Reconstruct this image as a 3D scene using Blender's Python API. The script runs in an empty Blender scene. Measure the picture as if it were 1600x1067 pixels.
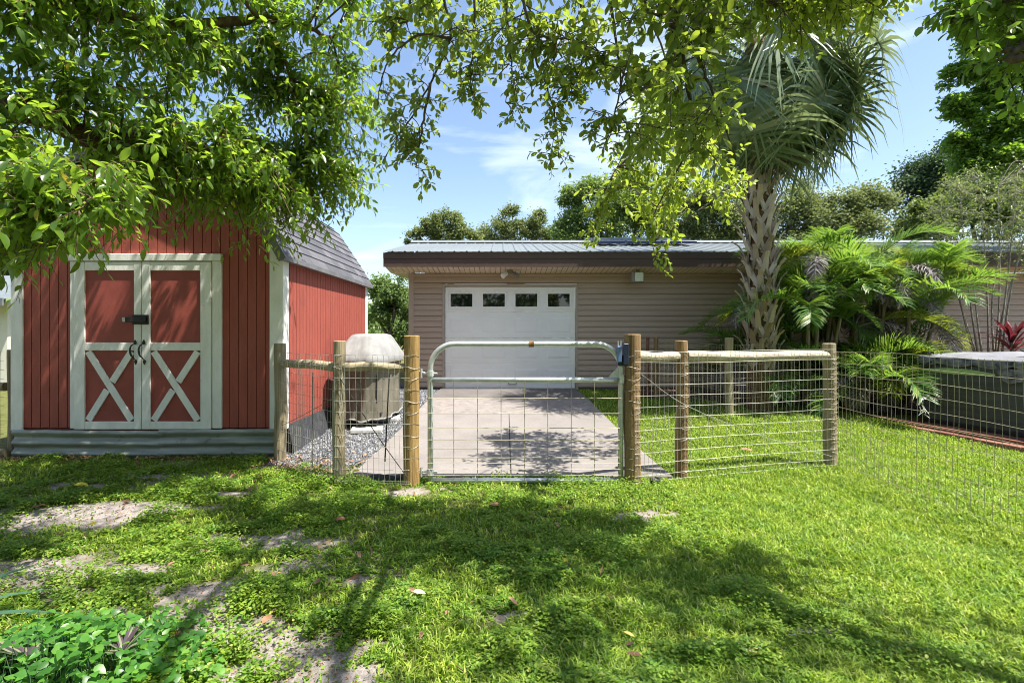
import bpy, math, random
import numpy as np
from mathutils import Vector, Matrix

random.seed(7)
R = np.random.default_rng(11)
SC = bpy.context.scene
COL = SC.collection

# ------------------------------------------------------------------ camera, sky, sun, exposure
CAM_H = 1.44
cam = bpy.data.cameras.new('camera')
cam.lens = 18; cam.sensor_width = 36
cam.shift_x = 0.0094; cam.shift_y = -0.0106
cam.clip_start = 0.05; cam.clip_end = 3000
camo = bpy.data.objects.new('camera', cam); COL.objects.link(camo)
camo.location = (0, 0, CAM_H); camo.rotation_euler = (math.radians(90), 0, 0)
SC.camera = camo

SUN = Vector((0.42, -0.17, 1.0)).normalized()
SUN_EL = math.asin(SUN.z)
W = bpy.data.worlds.new("World"); SC.world = W; W.use_nodes = True
nt = W.node_tree; nt.nodes.clear()
def wn(t): return nt.nodes.new(t)
wo = wn('ShaderNodeOutputWorld'); bg = wn('ShaderNodeBackground'); sky = wn('ShaderNodeTexSky')
sky.sky_type = 'NISHITA'; sky.sun_disc = False
sky.sun_elevation = SUN_EL; sky.sun_rotation = math.atan2(SUN.x, SUN.y)
sky.air_density = 1.0; sky.dust_density = 1.2; sky.ozone_density = 1.0
tc = wn('ShaderNodeTexCoord'); mp = wn('ShaderNodeMapping')
mp.inputs['Scale'].default_value = (1.6, 1.6, 6.0); mp.inputs['Rotation'].default_value = (0, math.radians(14), 0)
nz = wn('ShaderNodeTexNoise'); nz.inputs['Scale'].default_value = 1.7; nz.inputs['Detail'].default_value = 7
nz.inputs['Roughness'].default_value = 0.55; nz.inputs['Distortion'].default_value = 0.5
rp = wn('ShaderNodeValToRGB'); rp.color_ramp.elements[0].position = 0.50; rp.color_ramp.elements[1].position = 0.95
mx = wn('ShaderNodeMix'); mx.data_type = 'RGBA'
mx.inputs['B'].default_value = (6.2, 6.6, 7.0, 1)
nt.links.new(tc.outputs['Generated'], mp.inputs['Vector']); nt.links.new(mp.outputs[0], nz.inputs['Vector'])
nt.links.new(nz.outputs['Fac'], rp.inputs['Fac']); nt.links.new(rp.outputs['Color'], mx.inputs['Factor'])
nt.links.new(sky.outputs[0], mx.inputs['A']); nt.links.new(mx.outputs['Result'], bg.inputs['Color'])
bg.inputs['Strength'].default_value = 0.107
nt.links.new(bg.outputs[0], wo.inputs['Surface'])

sl = bpy.data.lights.new('sun', 'SUN'); sl.energy = 4.9; sl.angle = math.radians(0.53); sl.color = (1.0, 0.95, 0.86)
so = bpy.data.objects.new('sun', sl); COL.objects.link(so)
so.location = (10, -3, 20); so.rotation_euler = SUN.to_track_quat('Z', 'Y').to_euler()

SC.view_settings.view_transform = 'Standard'; SC.view_settings.look = 'None'
SC.view_settings.exposure = 1.32; SC.view_settings.gamma = 1.0
SC.render.engine = 'CYCLES'
SC.cycles.max_bounces = 8; SC.cycles.diffuse_bounces = 4; SC.cycles.glossy_bounces = 3
SC.cycles.transmission_bounces = 5; SC.cycles.transparent_max_bounces = 8
SC.cycles.sample_clamp_indirect = 6.0
SC.cycles.use_denoising = True
SC.cycles.filter_width = 1.0

# ------------------------------------------------------------------ helpers
F = 800.0; VPU = 785.0; VPV = 516.5
def P(u, v, Y):
    "world point seen at photo position (u,v), Y metres in front of the camera"
    return np.array([(u - VPU) * Y / F, Y, CAM_H - (v - VPV) * Y / F])

_tabs = {}
def vnoise(x, y, seed=0):
    if seed not in _tabs: _tabs[seed] = np.random.default_rng(1000 + seed).random((256, 256))
    T = _tabs[seed]
    x = np.asarray(x, float); y = np.asarray(y, float)
    xi = np.floor(x).astype(int); yi = np.floor(y).astype(int)
    fx = x - xi; fy = y - yi
    fx = fx * fx * (3 - 2 * fx); fy = fy * fy * (3 - 2 * fy)
    g = lambda a, b: T[a % 256, b % 256]
    return (g(xi, yi) * (1 - fx) + g(xi + 1, yi) * fx) * (1 - fy) + (g(xi, yi + 1) * (1 - fx) + g(xi + 1, yi + 1) * fx) * fy
def fbm(x, y, seed=0, oct=4):
    s = 0; a = 0.5; t = 0
    for k in range(oct):
        s = s + a * vnoise(np.asarray(x) * 2 ** k + 17 * k, np.asarray(y) * 2 ** k + 5 * k, seed + k); t += a; a *= 0.5
    return s / t
def sstep(a, b, x):
    t = np.clip((np.asarray(x, float) - a) / (b - a), 0, 1); return t * t * (3 - 2 * t)
def unit(v):
    v = np.asarray(v, float); return v / (np.linalg.norm(v, axis=-1, keepdims=True) + 1e-12)

class MB:
    def __init__(s): s.v = []; s.q = []; s.t = []; s.qm = []; s.tm = []; s.n = 0
    def add(s, v, q=None, t=None, mi=0):
        v = np.asarray(v, float).reshape(-1, 3)
        if q is not None and len(q):
            q = np.asarray(q, int).reshape(-1, 4) + s.n; s.q.append(q); s.qm.append(np.full(len(q), mi))
        if t is not None and len(t):
            t = np.asarray(t, int).reshape(-1, 3) + s.n; s.t.append(t); s.tm.append(np.full(len(t), mi))
        s.v.append(v); s.n += len(v); return s
    def box(s, c, size, rz=0.0, mi=0, M=None):
        hx, hy, hz = np.array(size) / 2
        v = np.array([[x, y, z] for x in (-hx, hx) for y in (-hy, hy) for z in (-hz, hz)])
        if M is not None: v = v @ np.array(M.to_3x3()).T
        elif rz:
            ca, sa = math.cos(rz), math.sin(rz); v = v @ np.array([[ca, sa, 0], [-sa, ca, 0], [0, 0, 1]])
        return s.add(v + np.array(c), [[0, 1, 3, 2], [4, 6, 7, 5], [0, 4, 5, 1], [2, 3, 7, 6], [0, 2, 6, 4], [1, 5, 7, 3]], mi=mi)
    def bx(s, x0, x1, y0, y1, z0, z1, mi=0):
        return s.box(((x0 + x1) / 2, (y0 + y1) / 2, (z0 + z1) / 2), (x1 - x0, y1 - y0, z1 - z0), mi=mi)
    def bar(s, a, b, w, d, up=(0, 0, 1), mi=0):
        "square bar from a to b, w wide across, d deep along up"
        a = np.array(a, float); b = np.array(b, float); t = unit(b - a); up = np.array(up, float)
        x = unit(np.cross(t, up)); y = np.cross(x, t)
        v = []
        for p in (a, b):
            for sx, sy in ((-1, -1), (1, -1), (1, 1), (-1, 1)): v.append(p + x * sx * w / 2 + y * sy * d / 2)
        return s.add(v, [[0, 1, 5, 4], [1, 2, 6, 5], [2, 3, 7, 6], [3, 0, 4, 7], [3, 2, 1, 0], [4, 5, 6, 7]], mi=mi)
    def tube(s, pts, rad, n=8, cap=True, mi=0, wob=None, squash=None):
        pts = np.asarray(pts, float); K = len(pts)
        rad = np.broadcast_to(np.asarray(rad, float), (K,))
        tan = np.gradient(pts, axis=0); tan = unit(tan)
        ref = np.array([0, 0, 1.0]) if abs(tan[0][2]) < 0.9 else np.array([1.0, 0, 0])
        x = unit(np.cross(tan[0], ref)); V = []
        an = np.linspace(0, 2 * np.pi, n, endpoint=False)
        for k in range(K):
            x = unit(x - tan[k] * np.dot(x, tan[k])); y = np.cross(tan[k], x)
            r = rad[k] * (np.ones(n) if wob is None else wob[k])
            V.append(pts[k] + np.outer(np.cos(an) * r, x) + np.outer(np.sin(an) * r, y))
        V = np.concatenate(V)
        k, j = np.meshgrid(np.arange(K - 1), np.arange(n), indexing='ij'); k = k.ravel(); j = j.ravel(); j2 = (j + 1) % n
        q = np.stack([k * n + j, k * n + j2, (k + 1) * n + j2, (k + 1) * n + j], 1)
        t = []
        if cap:
            c0 = len(V); V = np.concatenate([V, pts[:1], pts[-1:]])
            for jj in range(n):
                t.append([c0, (jj + 1) % n, jj]); t.append([c0 + 1, (K - 1) * n + jj, (K - 1) * n + (jj + 1) % n])
        return s.add(V, q, t, mi)
    def poly(s, pts, mi=0):
        pts = np.asarray(pts, float); n = len(pts)
        return s.add(pts, None, [[0, i, i + 1] for i in range(1, n - 1)], mi)
    def prism(s, pts2, axis_o, ax, ay, az, depth, mi=0):
        "convex outline pts2 in the (ax,ay) plane, extruded along az"
        o, ax, ay, az = map(lambda q: np.array(q, float), (axis_o, ax, ay, az))
        p = np.array([o + ax * a + ay * b for a, b in pts2]); n = len(p)
        v = np.concatenate([p, p + az * depth])
        q = [[i, (i + 1) % n, n + (i + 1) % n, n + i] for i in range(n)]
        t = [[0, i + 1, i] for i in range(1, n - 1)] + [[n, n + i, n + i + 1] for i in range(1, n - 1)]
        return s.add(v, q, t, mi)
    def extrude(s, prof, d, mi=0):
        "open profile of 3D points swept along vector d"
        p = np.asarray(prof, float); n = len(p); d = np.array(d, float)
        return s.add(np.concatenate([p, p + d]), [[i, i + 1, n + i + 1, n + i] for i in range(n - 1)], mi=mi)
    def build(s, name, mats, parent=None, smooth=False, bevel=0.0, seg=1, sm_angle=None):
        me = bpy.data.meshes.new(name)
        V = np.concatenate(s.v).astype(np.float32)
        nq = sum(len(a) for a in s.q); ntr = sum(len(a) for a in s.t)
        me.vertices.add(len(V)); me.vertices.foreach_set('co', V.ravel())
        L = []; st = []; tot = []; mi = []; c = 0
        if nq:
            Q = np.concatenate(s.q); L.append(Q.ravel()); st.append(np.arange(nq) * 4); c = nq * 4; mi.append(np.concatenate(s.qm))
        if ntr:
            T = np.concatenate(s.t); L.append(T.ravel()); st.append(c + np.arange(ntr) * 3); mi.append(np.concatenate(s.tm))
        L = np.concatenate(L); st = np.concatenate(st); mi = np.concatenate(mi)
        me.loops.add(len(L)); me.loops.foreach_set('vertex_index', L.astype(np.int32))
        me.polygons.add(nq + ntr); me.polygons.foreach_set('loop_start', st.astype(np.int32))
        me.polygons.foreach_set('material_index', mi.astype(np.int32))
        me.polygons.foreach_set('use_smooth', np.full(nq + ntr, bool(smooth)))
        me.update(calc_edges=True); me.validate()
        for m in (mats if isinstance(mats, (list, tuple)) else [mats]): me.materials.append(m)
        o = bpy.data.objects.new(name, me); COL.objects.link(o)
        if parent is not None: attach(o, parent)
        if bevel:
            b = o.modifiers.new('Bevel', 'BEVEL'); b.width = bevel; b.segments = seg; b.limit_method = 'ANGLE'; b.angle_limit = math.radians(40)
        return o

def wloc(o):
    p = Vector(o.location); q = o.parent
    while q is not None: p += Vector(q.location); q = q.parent
    return p
def attach(o, parent):
    o.parent = parent; o.location = -wloc(parent)
def tag(o, label=None, cat=None, group=None, kind=None):
    if label: o['label'] = label
    if cat: o['category'] = cat
    if group: o['group'] = group
    if kind: o['kind'] = kind
    return o
def thing(name, label, cat, loc=(0, 0, 0), group=None):
    o = bpy.data.objects.new(name, None); COL.objects.link(o); o.location = tuple(float(a) for a in loc); o.empty_display_size = 0.1
    return tag(o, label, cat, group)

def spline(pts, n=24):
    pts = np.asarray(pts, float); K = len(pts)
    if K == 2: return pts[0] + (pts[1] - pts[0]) * np.linspace(0, 1, n)[:, None]
    p = np.concatenate([[2 * pts[0] - pts[1]], pts, [2 * pts[-1] - pts[-2]]])
    out = []
    for t in np.linspace(0, K - 1, n):
        i = min(int(t), K - 2); f = t - i; a, b, c, d = p[i:i + 4]
        out.append(0.5 * ((2 * b) + (-a + c) * f + (2 * a - 5 * b + 4 * c - d) * f * f + (-a + 3 * b - 3 * c + d) * f ** 3))
    return np.array(out)

# ------------------------------------------------------------------ materials
def newmat(name):
    m = bpy.data.materials.new(name); m.use_nodes = True
    n = m.node_tree; b = n.nodes['Principled BSDF']; return m, n, b
def N(n, t, **kw):
    x = n.nodes.new(t)
    for k, v in kw.items():
        if k in x.inputs: x.inputs[k].default_value = v
        else: setattr(x, k, v)
    return x
def ramp(n, stops):
    r = n.nodes.new('ShaderNodeValToRGB'); e = r.color_ramp.elements
    while len(e) < len(stops): e.new(0.5)
    for i, (p, c) in enumerate(stops): e[i].position = p; e[i].color = (*c, 1)
    return r
def surf(name, stops, scale=(5, 5, 5), detail=5, rough=0.7, bump=0.0, bscale=None, metal=0.0, spec=0.4, distort=0.0, dirt=None, roughness=0.6):
    "noise coloured surface in object space; dirt = (colour, scale, threshold)"
    m, n, b = newmat(name); L = n.links.new
    tc = N(n, 'ShaderNodeTexCoord'); mp = N(n, 'ShaderNodeMapping', Scale=scale)
    L(tc.outputs['Object'], mp.inputs['Vector'])
    nz = N(n, 'ShaderNodeTexNoise', Scale=1.0, Detail=detail, Roughness=roughness, Distortion=distort); L(mp.outputs[0], nz.inputs['Vector'])
    r = ramp(n, stops); L(nz.outputs['Fac'], r.inputs['Fac']); col = r.outputs['Color']
    if dirt:
        n2 = N(n, 'ShaderNodeTexNoise', Scale=dirt[1], Detail=6, Roughness=0.65); L(tc.outputs['Object'], n2.inputs['Vector'])
        r2 = ramp(n, [(dirt[2], (0, 0, 0)), (min(1, dirt[2] + 0.18), (1, 1, 1))]); L(n2.outputs['Fac'], r2.inputs['Fac'])
        mxx = N(n, 'ShaderNodeMix', data_type='RGBA'); L(r2.outputs['Color'], mxx.inputs['Factor']); L(col, mxx.inputs['A'])
        mxx.inputs['B'].default_value = (*dirt[0], 1); col = mxx.outputs['Result']
    L(col, b.inputs['Base Color'])
    b.inputs['Roughness'].default_value = rough; b.inputs['Metallic'].default_value = metal; b.inputs['Specular IOR Level'].default_value = spec
    if bump:
        nb = N(n, 'ShaderNodeTexNoise', Scale=1.0, Detail=6, Roughness=0.6)
        mb = N(n, 'ShaderNodeMapping', Scale=bscale or tuple(4 * s for s in scale)); L(tc.outputs['Object'], mb.inputs['Vector']); L(mb.outputs[0], nb.inputs['Vector'])
        bp = N(n, 'ShaderNodeBump', Strength=bump, Distance=0.01); L(nb.outputs['Fac'], bp.inputs['Height']); L(bp.outputs[0], b.inputs['Normal'])
    return m
def leafmat(name, stops, trans=(0.35, 0.5, 0.05), tf=0.35, rough=0.38, spec=0.5):
    m, n, b = newmat(name); L = n.links.new
    g = N(n, 'ShaderNodeNewGeometry'); r = ramp(n, stops); L(g.outputs['Random Per Island'], r.inputs['Fac'])
    L(r.outputs['Color'], b.inputs['Base Color']); b.inputs['Roughness'].default_value = rough; b.inputs['Specular IOR Level'].default_value = spec
    t = N(n, 'ShaderNodeBsdfTranslucent')
    mxx = N(n, 'ShaderNodeMix', data_type='RGBA', blend_type='MULTIPLY'); mxx.inputs['Factor'].default_value = 0.0
    mm = N(n, 'ShaderNodeMix', data_type='RGBA'); mm.inputs['Factor'].default_value = 0.55
    L(r.outputs['Color'], mm.inputs['A']); mm.inputs['B'].default_value = (*trans, 1); L(mm.outputs['Result'], t.inputs['Color'])
    ms = N(n, 'ShaderNodeMixShader'); ms.inputs[0].default_value = tf
    L(b.outputs[0], ms.inputs[1]); L(t.outputs[0], ms.inputs[2])
    L(ms.outputs[0], n.nodes['Material Output'].inputs['Surface'])
    n.nodes.remove(mxx)
    return m
def islandmat(name, stops, rough=0.8, spec=0.3, bump=0.0, bscale=200):
    m, n, b = newmat(name); L = n.links.new
    g = N(n, 'ShaderNodeNewGeometry'); r = ramp(n, stops); L(g.outputs['Random Per Island'], r.inputs['Fac'])
    L(r.outputs['Color'], b.inputs['Base Color']); b.inputs['Roughness'].default_value = rough; b.inputs['Specular IOR Level'].default_value = spec
    if bump:
        tc = N(n, 'ShaderNodeTexCoord'); nb = N(n, 'ShaderNodeTexNoise', Scale=bscale, Detail=3); L(tc.outputs['Object'], nb.inputs['Vector'])
        bp = N(n, 'ShaderNodeBump', Strength=bump, Distance=0.005); L(nb.outputs['Fac'], bp.inputs['Height']); L(bp.outputs[0], b.inputs['Normal'])
    return m

M = {}
M['red'] = surf('red_paint', [(0.3, (0.29, 0.067, 0.047)), (0.7, (0.365, 0.088, 0.064))], scale=(14, 14, 2.5), rough=0.62, bump=0.35, bscale=(160, 160, 16), dirt=((0.23, 0.066, 0.052), 1.3, 0.58))
M['red_panel'] = surf('red_panel_paint', [(0.3, (0.26, 0.056, 0.042)), (0.7, (0.32, 0.072, 0.055))], scale=(6, 6, 6), rough=0.55, bump=0.15, bscale=(120, 120, 120))
M['white'] = surf('white_trim_paint', [(0.25, (0.68, 0.68, 0.63)), (0.6, (0.83, 0.83, 0.79))], scale=(9, 9, 3), rough=0.6, bump=0.3, bscale=(120, 120, 14), dirt=((0.38, 0.36, 0.30), 5.0, 0.66))
M['shingle'] = islandmat('roof_shingle', [(0.0, (0.075, 0.078, 0.09)), (0.5, (0.10, 0.10, 0.118)), (1.0, (0.135, 0.135, 0.15))], rough=0.9, bump=0.7, bscale=260)
M['galv'] = surf('galvanised_steel', [(0.3, (0.50, 0.52, 0.53)), (0.7, (0.66, 0.68, 0.69))], scale=(18, 18, 18), rough=0.36, metal=0.55, dirt=((0.40, 0.40, 0.36), 9.0, 0.66))
M['wire'] = surf('galvanised_wire', [(0.3, (0.30, 0.30, 0.26)), (0.7, (0.46, 0.45, 0.40))], scale=(6, 6, 6), rough=0.5, metal=0.35)
M['wire_dark'] = surf('weathered_wire', [(0.3, (0.24, 0.22, 0.16)), (0.7, (0.46, 0.42, 0.29))], scale=(4, 4, 4), rough=0.55, metal=0.3)
M['skirt_metal'] = surf('weathered_corrugated_metal', [(0.3, (0.20, 0.215, 0.185)), (0.55, (0.32, 0.34, 0.30)), (0.75, (0.47, 0.47, 0.42))], scale=(1.6, 6, 16), rough=0.55, metal=0.25, dirt=((0.15, 0.10, 0.06), 7.0, 0.60), detail=8)
M['black_iron'] = surf('black_iron', [(0.3, (0.012, 0.012, 0.014)), (0.7, (0.03, 0.03, 0.035))], rough=0.4)
M['plastic_black'] = surf('black_plastic', [(0.3, (0.015, 0.016, 0.02)), (0.7, (0.04, 0.04, 0.045))], rough=0.6)
M['lock'] = surf('dark_blue_metal', [(0.3, (0.015, 0.022, 0.045)), (0.7, (0.03, 0.045, 0.09))], rough=0.4, metal=0.2)
M['lock_blue'] = surf('blue_metal', [(0.3, (0.08, 0.14, 0.30)), (0.7, (0.14, 0.22, 0.42))], rough=0.4, metal=0.2)
def woodmat(name, dark, mid, light, sc):
    return surf(name, [(0.28, dark), (0.5, mid), (0.74, light)], scale=sc, rough=0.85, bump=0.7, bscale=tuple(3 * s for s in sc), spec=0.2, detail=7, distort=0.6, dirt=((dark[0] * .7, dark[1] * .75, dark[2] * .7), 7.0, 0.64))
M['wood_yellow'] = woodmat('treated_pine', (0.15, 0.085, 0.03), (0.31, 0.20, 0.075), (0.44, 0.31, 0.14), (28, 28, 2.2))
M['wood_grey'] = woodmat('weathered_pine', (0.16, 0.125, 0.07), (0.29, 0.24, 0.15), (0.43, 0.38, 0.27), (30, 30, 2.0))
M['wood_brown'] = woodmat('brown_pine', (0.13, 0.075, 0.035), (0.25, 0.16, 0.08), (0.38, 0.27, 0.15), (30, 30, 2.0))
M['wood_rail'] = woodmat('weathered_rail', (0.20, 0.16, 0.09), (0.36, 0.30, 0.19), (0.52, 0.46, 0.34), (2.2, 30, 30))
M['wood_rail_pale'] = woodmat('pale_rail', (0.26, 0.22, 0.15), (0.46, 0.40, 0.31), (0.60, 0.54, 0.45), (2.2, 30, 30))
M['wood_red'] = woodmat('red_timber', (0.09, 0.035, 0.025), (0.17, 0.075, 0.05), (0.27, 0.13, 0.09), (3, 20, 20))
M['siding'] = surf('vinyl_siding', [(0.3, (0.41, 0.318, 0.252)), (0.7, (0.46, 0.358, 0.288))], scale=(0.8, 3, 5), rough=0.5, bump=0.08, bscale=(8, 60, 120), dirt=((0.37, 0.287, 0.228), 0.9, 0.60))
M['fascia'] = surf('brown_fascia', [(0.3, (0.070, 0.042, 0.033)), (0.7, (0.088, 0.054, 0.043))], scale=(1.5, 4, 8), rough=0.5)
M['soffit'] = surf('vinyl_soffit', [(0.3, (0.72, 0.57, 0.46)), (0.7, (0.80, 0.65, 0.53))], scale=(1, 4, 4), rough=0.55)
M['gdoor'] = surf('white_garage_door', [(0.3, (0.82, 0.82, 0.82)), (0.7, (0.88, 0.88, 0.875))], scale=(2, 2, 3), rough=0.45, bump=0.06, bscale=(30, 60, 200), dirt=((0.72, 0.71, 0.69), 1.2, 0.62))
M['gframe'] = surf('taupe_trim', [(0.3, (0.36, 0.30, 0.26)), (0.7, (0.42, 0.35, 0.31))], rough=0.5)
m, n, b = newmat('dark_glass'); b.inputs['Base Color'].default_value = (0.008, 0.010, 0.010, 1); b.inputs['Roughness'].default_value = 0.03; b.inputs['Specular IOR Level'].default_value = 0.9; M['glass'] = m
M['metal_roof'] = surf('metal_roof', [(0.3, (0.125, 0.145, 0.15)), (0.7, (0.175, 0.195, 0.20))], scale=(0.7, 3, 3), rough=0.5, metal=0.0, dirt=((0.11, 0.125, 0.125), 1.5, 0.62))
M['solar'] = surf('solar_glass', [(0.3, (0.015, 0.025, 0.06)), (0.7, (0.03, 0.045, 0.10))], rough=0.15)
M['lamp_body'] = surf('lamp_bronze', [(0.3, (0.16, 0.14, 0.12)), (0.7, (0.26, 0.23, 0.2))], rough=0.45)
M['lamp_lens'] = surf('lamp_lens', [(0.3, (0.52, 0.56, 0.40)), (0.7, (0.72, 0.74, 0.60))], scale=(40, 40, 40), rough=0.2)
M['lamp_white'] = surf('white_lamp', [(0.3, (0.7, 0.7, 0.68)), (0.7, (0.8, 0.8, 0.78))], rough=0.4)
M['cover_top'] = surf('grey_cover', [(0.3, (0.19, 0.19, 0.19)), (0.7, (0.28, 0.28, 0.275))], scale=(5, 5, 5), rough=0.85, bump=0.3, bscale=(14, 14, 14))  # upper part of the cover, greyer and lighter than the khaki skirt
M['cover_skirt'] = surf('khaki_cover', [(0.3, (0.095, 0.085, 0.062)), (0.7, (0.19, 0.172, 0.13))], scale=(6, 6, 3), rough=0.85, bump=0.5, bscale=(22, 22, 8))
M['tub'] = surf('green_tub_panel', [(0.3, (0.035, 0.041, 0.040)), (0.7, (0.068, 0.075, 0.071))], scale=(2, 2, 18), rough=0.5, bump=0.25, bscale=(4, 4, 60))
M['tub_lid'] = surf('tub_lid_vinyl', [(0.3, (0.15, 0.15, 0.17)), (0.7, (0.24, 0.24, 0.27))], scale=(6, 6, 6), rough=0.5, bump=0.3, bscale=(18, 18, 18))
M['tub_hem'] = surf('tub_lid_hem', [(0.35, (0.03, 0.03, 0.04)), (0.65, (0.22, 0.22, 0.25))], scale=(11, 11, 11), rough=0.55)
M['tub_strip'] = surf('pale_green_strip', [(0.3, (0.28, 0.42, 0.16)), (0.7, (0.40, 0.52, 0.24))], rough=0.4)
M['plaster'] = surf('cream_wall', [(0.3, (0.62, 0.60, 0.50)), (0.7, (0.70, 0.68, 0.58))], scale=(2, 2, 2), rough=0.8)
M['box_grey'] = surf('grey_box', [(0.3, (0.30, 0.31, 0.32)), (0.7, (0.38, 0.39, 0.40))], rough=0.5)
M['paver'] = surf('pale_paver', [(0.3, (0.40, 0.39, 0.37)), (0.7, (0.58, 0.57, 0.54))], scale=(12, 12, 12), rough=0.9, bump=0.4)
M['fabric'] = surf('black_weed_fabric', [(0.3, (0.025, 0.027, 0.032)), (0.7, (0.06, 0.062, 0.07))], scale=(10, 10, 10), rough=0.8, bump=0.5)
M['bark'] = surf('grey_bark', [(0.3, (0.05, 0.040, 0.030)), (0.55, (0.11, 0.09, 0.07)), (0.75, (0.20, 0.17, 0.14))], scale=(26, 26, 7), rough=0.95, bump=0.9, bscale=(60, 60, 20))
M['bark_red'] = surf('reddish_bark', [(0.3, (0.06, 0.035, 0.025)), (0.55, (0.14, 0.085, 0.06)), (0.75, (0.24, 0.16, 0.12))], scale=(20, 20, 20), rough=0.95, bump=0.8, bscale=(50, 50, 50))
M['bark_pale'] = surf('pale_stem', [(0.3, (0.18, 0.16, 0.13)), (0.7, (0.38, 0.35, 0.29))], scale=(20, 20, 6), rough=0.9, bump=0.5)
M['boot'] = islandmat('palm_boot', [(0.0, (0.22, 0.165, 0.11)), (0.5, (0.40, 0.335, 0.25)), (1.0, (0.55, 0.49, 0.40))], rough=0.85, bump=0.6, bscale=60)
M['palm_core'] = surf('palm_fibre', [(0.3, (0.07, 0.04, 0.02)), (0.7, (0.22, 0.13, 0.06))], scale=(30, 30, 9), rough=0.95, bump=0.8)

M['leaf_left'] = leafmat('leaf_glossy', [(0.0, (0.04, 0.085, 0.018)), (0.35, (0.07, 0.14, 0.022)), (0.75, (0.11, 0.20, 0.03)), (0.992, (0.16, 0.25, 0.04)), (0.996, (0.36, 0.27, 0.03))], trans=(0.54, 0.80, 0.05), tf=0.54, rough=0.27, spec=0.6)
M['leaf_oak'] = leafmat('leaf_oval', [(0.0, (0.045, 0.08, 0.026)), (0.35, (0.075, 0.13, 0.03)), (0.75, (0.14, 0.215, 0.04)), (0.985, (0.24, 0.30, 0.05)), (1.0, (0.34, 0.20, 0.06))], trans=(0.60, 0.76, 0.06), tf=0.5)
M['leaf_oak_bright'] = leafmat('leaf_oval_sunlit', [(0.0, (0.09, 0.16, 0.022)), (0.5, (0.17, 0.26, 0.03)), (1.0, (0.28, 0.35, 0.05))], trans=(0.60, 0.74, 0.05), tf=0.5)  # oval oak leaf again, sunlight put into its lighter, yellower colour
M['leaf_far'] = leafmat('leaf_far_oak', [(0.0, (0.085, 0.115, 0.045)), (0.5, (0.15, 0.195, 0.07)), (1.0, (0.23, 0.275, 0.11))], trans=(0.36, 0.42, 0.09), tf=0.36, rough=0.6)
M['leaf_far2'] = leafmat('leaf_far_green', [(0.0, (0.07, 0.12, 0.04)), (0.5, (0.13, 0.21, 0.06)), (1.0, (0.21, 0.30, 0.10))], trans=(0.38, 0.52, 0.08), tf=0.4, rough=0.55)
M['leaf_dark'] = leafmat('leaf_dark', [(0.0, (0.03, 0.055, 0.03)), (0.6, (0.055, 0.095, 0.045)), (1.0, (0.09, 0.14, 0.065))], trans=(0.10, 0.20, 0.04), tf=0.25, rough=0.55)
M['leaf_maple'] = leafmat('leaf_bright', [(0.0, (0.05, 0.11, 0.02)), (0.5, (0.09, 0.18, 0.026)), (1.0, (0.15, 0.25, 0.035))], trans=(0.40, 0.66, 0.04), tf=0.46)
M['leaf_shrub'] = leafmat('leaf_thin_shrub', [(0.0, (0.05, 0.085, 0.028)), (0.6, (0.10, 0.15, 0.04)), (1.0, (0.17, 0.22, 0.07))], trans=(0.34, 0.45, 0.06), tf=0.4)
M['leaf_red'] = leafmat('leaf_maroon', [(0.0, (0.045, 0.010, 0.016)), (0.6, (0.085, 0.018, 0.025)), (1.0, (0.13, 0.035, 0.035))], trans=(0.30, 0.04, 0.05), tf=0.3)
M['leaf_vine'] = leafmat('leaf_vine', [(0.0, (0.03, 0.10, 0.02)), (0.5, (0.07, 0.21, 0.03)), (1.0, (0.15, 0.32, 0.045))], trans=(0.28, 0.62, 0.05), tf=0.42)
M['leaf_strap'] = leafmat('leaf_strap', [(0.0, (0.04, 0.10, 0.06)), (1.0, (0.09, 0.18, 0.10))], trans=(0.2, 0.4, 0.12), tf=0.25)
M['leaf_stripe'] = islandmat('leaf_striped', [(0.0, (0.03, 0.04, 0.03)), (0.34, (0.04, 0.036, 0.036)), (0.36, (0.17, 0.17, 0.11)), (0.60, (0.14, 0.15, 0.09)), (0.62, (0.05, 0.032, 0.04)), (1.0, (0.075, 0.045, 0.06))], rough=0.4)
M['frond_sabal'] = leafmat('sabal_frond', [(0.0, (0.07, 0.125, 0.055)), (0.5, (0.14, 0.215, 0.095)), (0.85, (0.25, 0.31, 0.16)), (1.0, (0.46, 0.42, 0.30))], trans=(0.46, 0.55, 0.18), tf=0.3, rough=0.30, spec=0.8)
M['frond_dead'] = leafmat('dry_frond', [(0.0, (0.15, 0.10, 0.06)), (0.5, (0.27, 0.20, 0.13)), (1.0, (0.40, 0.34, 0.27))], trans=(0.40, 0.30, 0.16), tf=0.25, rough=0.6)
M['frond_areca'] = leafmat('areca_frond', [(0.0, (0.04, 0.10, 0.025)), (0.45, (0.075, 0.17, 0.035)), (0.85, (0.135, 0.26, 0.05)), (1.0, (0.32, 0.32, 0.06))], trans=(0.40, 0.64, 0.06), tf=0.42, rough=0.42, spec=0.45)
M['frond_yellow'] = leafmat('young_frond', [(0.0, (0.10, 0.17, 0.02)), (0.6, (0.20, 0.27, 0.03)), (1.0, (0.32, 0.32, 0.04))], trans=(0.50, 0.58, 0.04), tf=0.42)
M['frond_grey'] = leafmat('withered_frond', [(0.0, (0.14, 0.115, 0.115)), (0.6, (0.25, 0.215, 0.22)), (1.0, (0.36, 0.32, 0.33))], trans=(0.3, 0.25, 0.25), tf=0.25, rough=0.6)
M['grass'] = leafmat('lawn_blade', [(0.0, (0.07, 0.13, 0.015)), (0.35, (0.18, 0.28, 0.03)), (0.7, (0.36, 0.48, 0.055)), (0.92, (0.52, 0.58, 0.12)), (1.0, (0.56, 0.48, 0.26))], trans=(0.48, 0.66, 0.03), tf=0.42, rough=0.5, spec=0.3)
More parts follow.
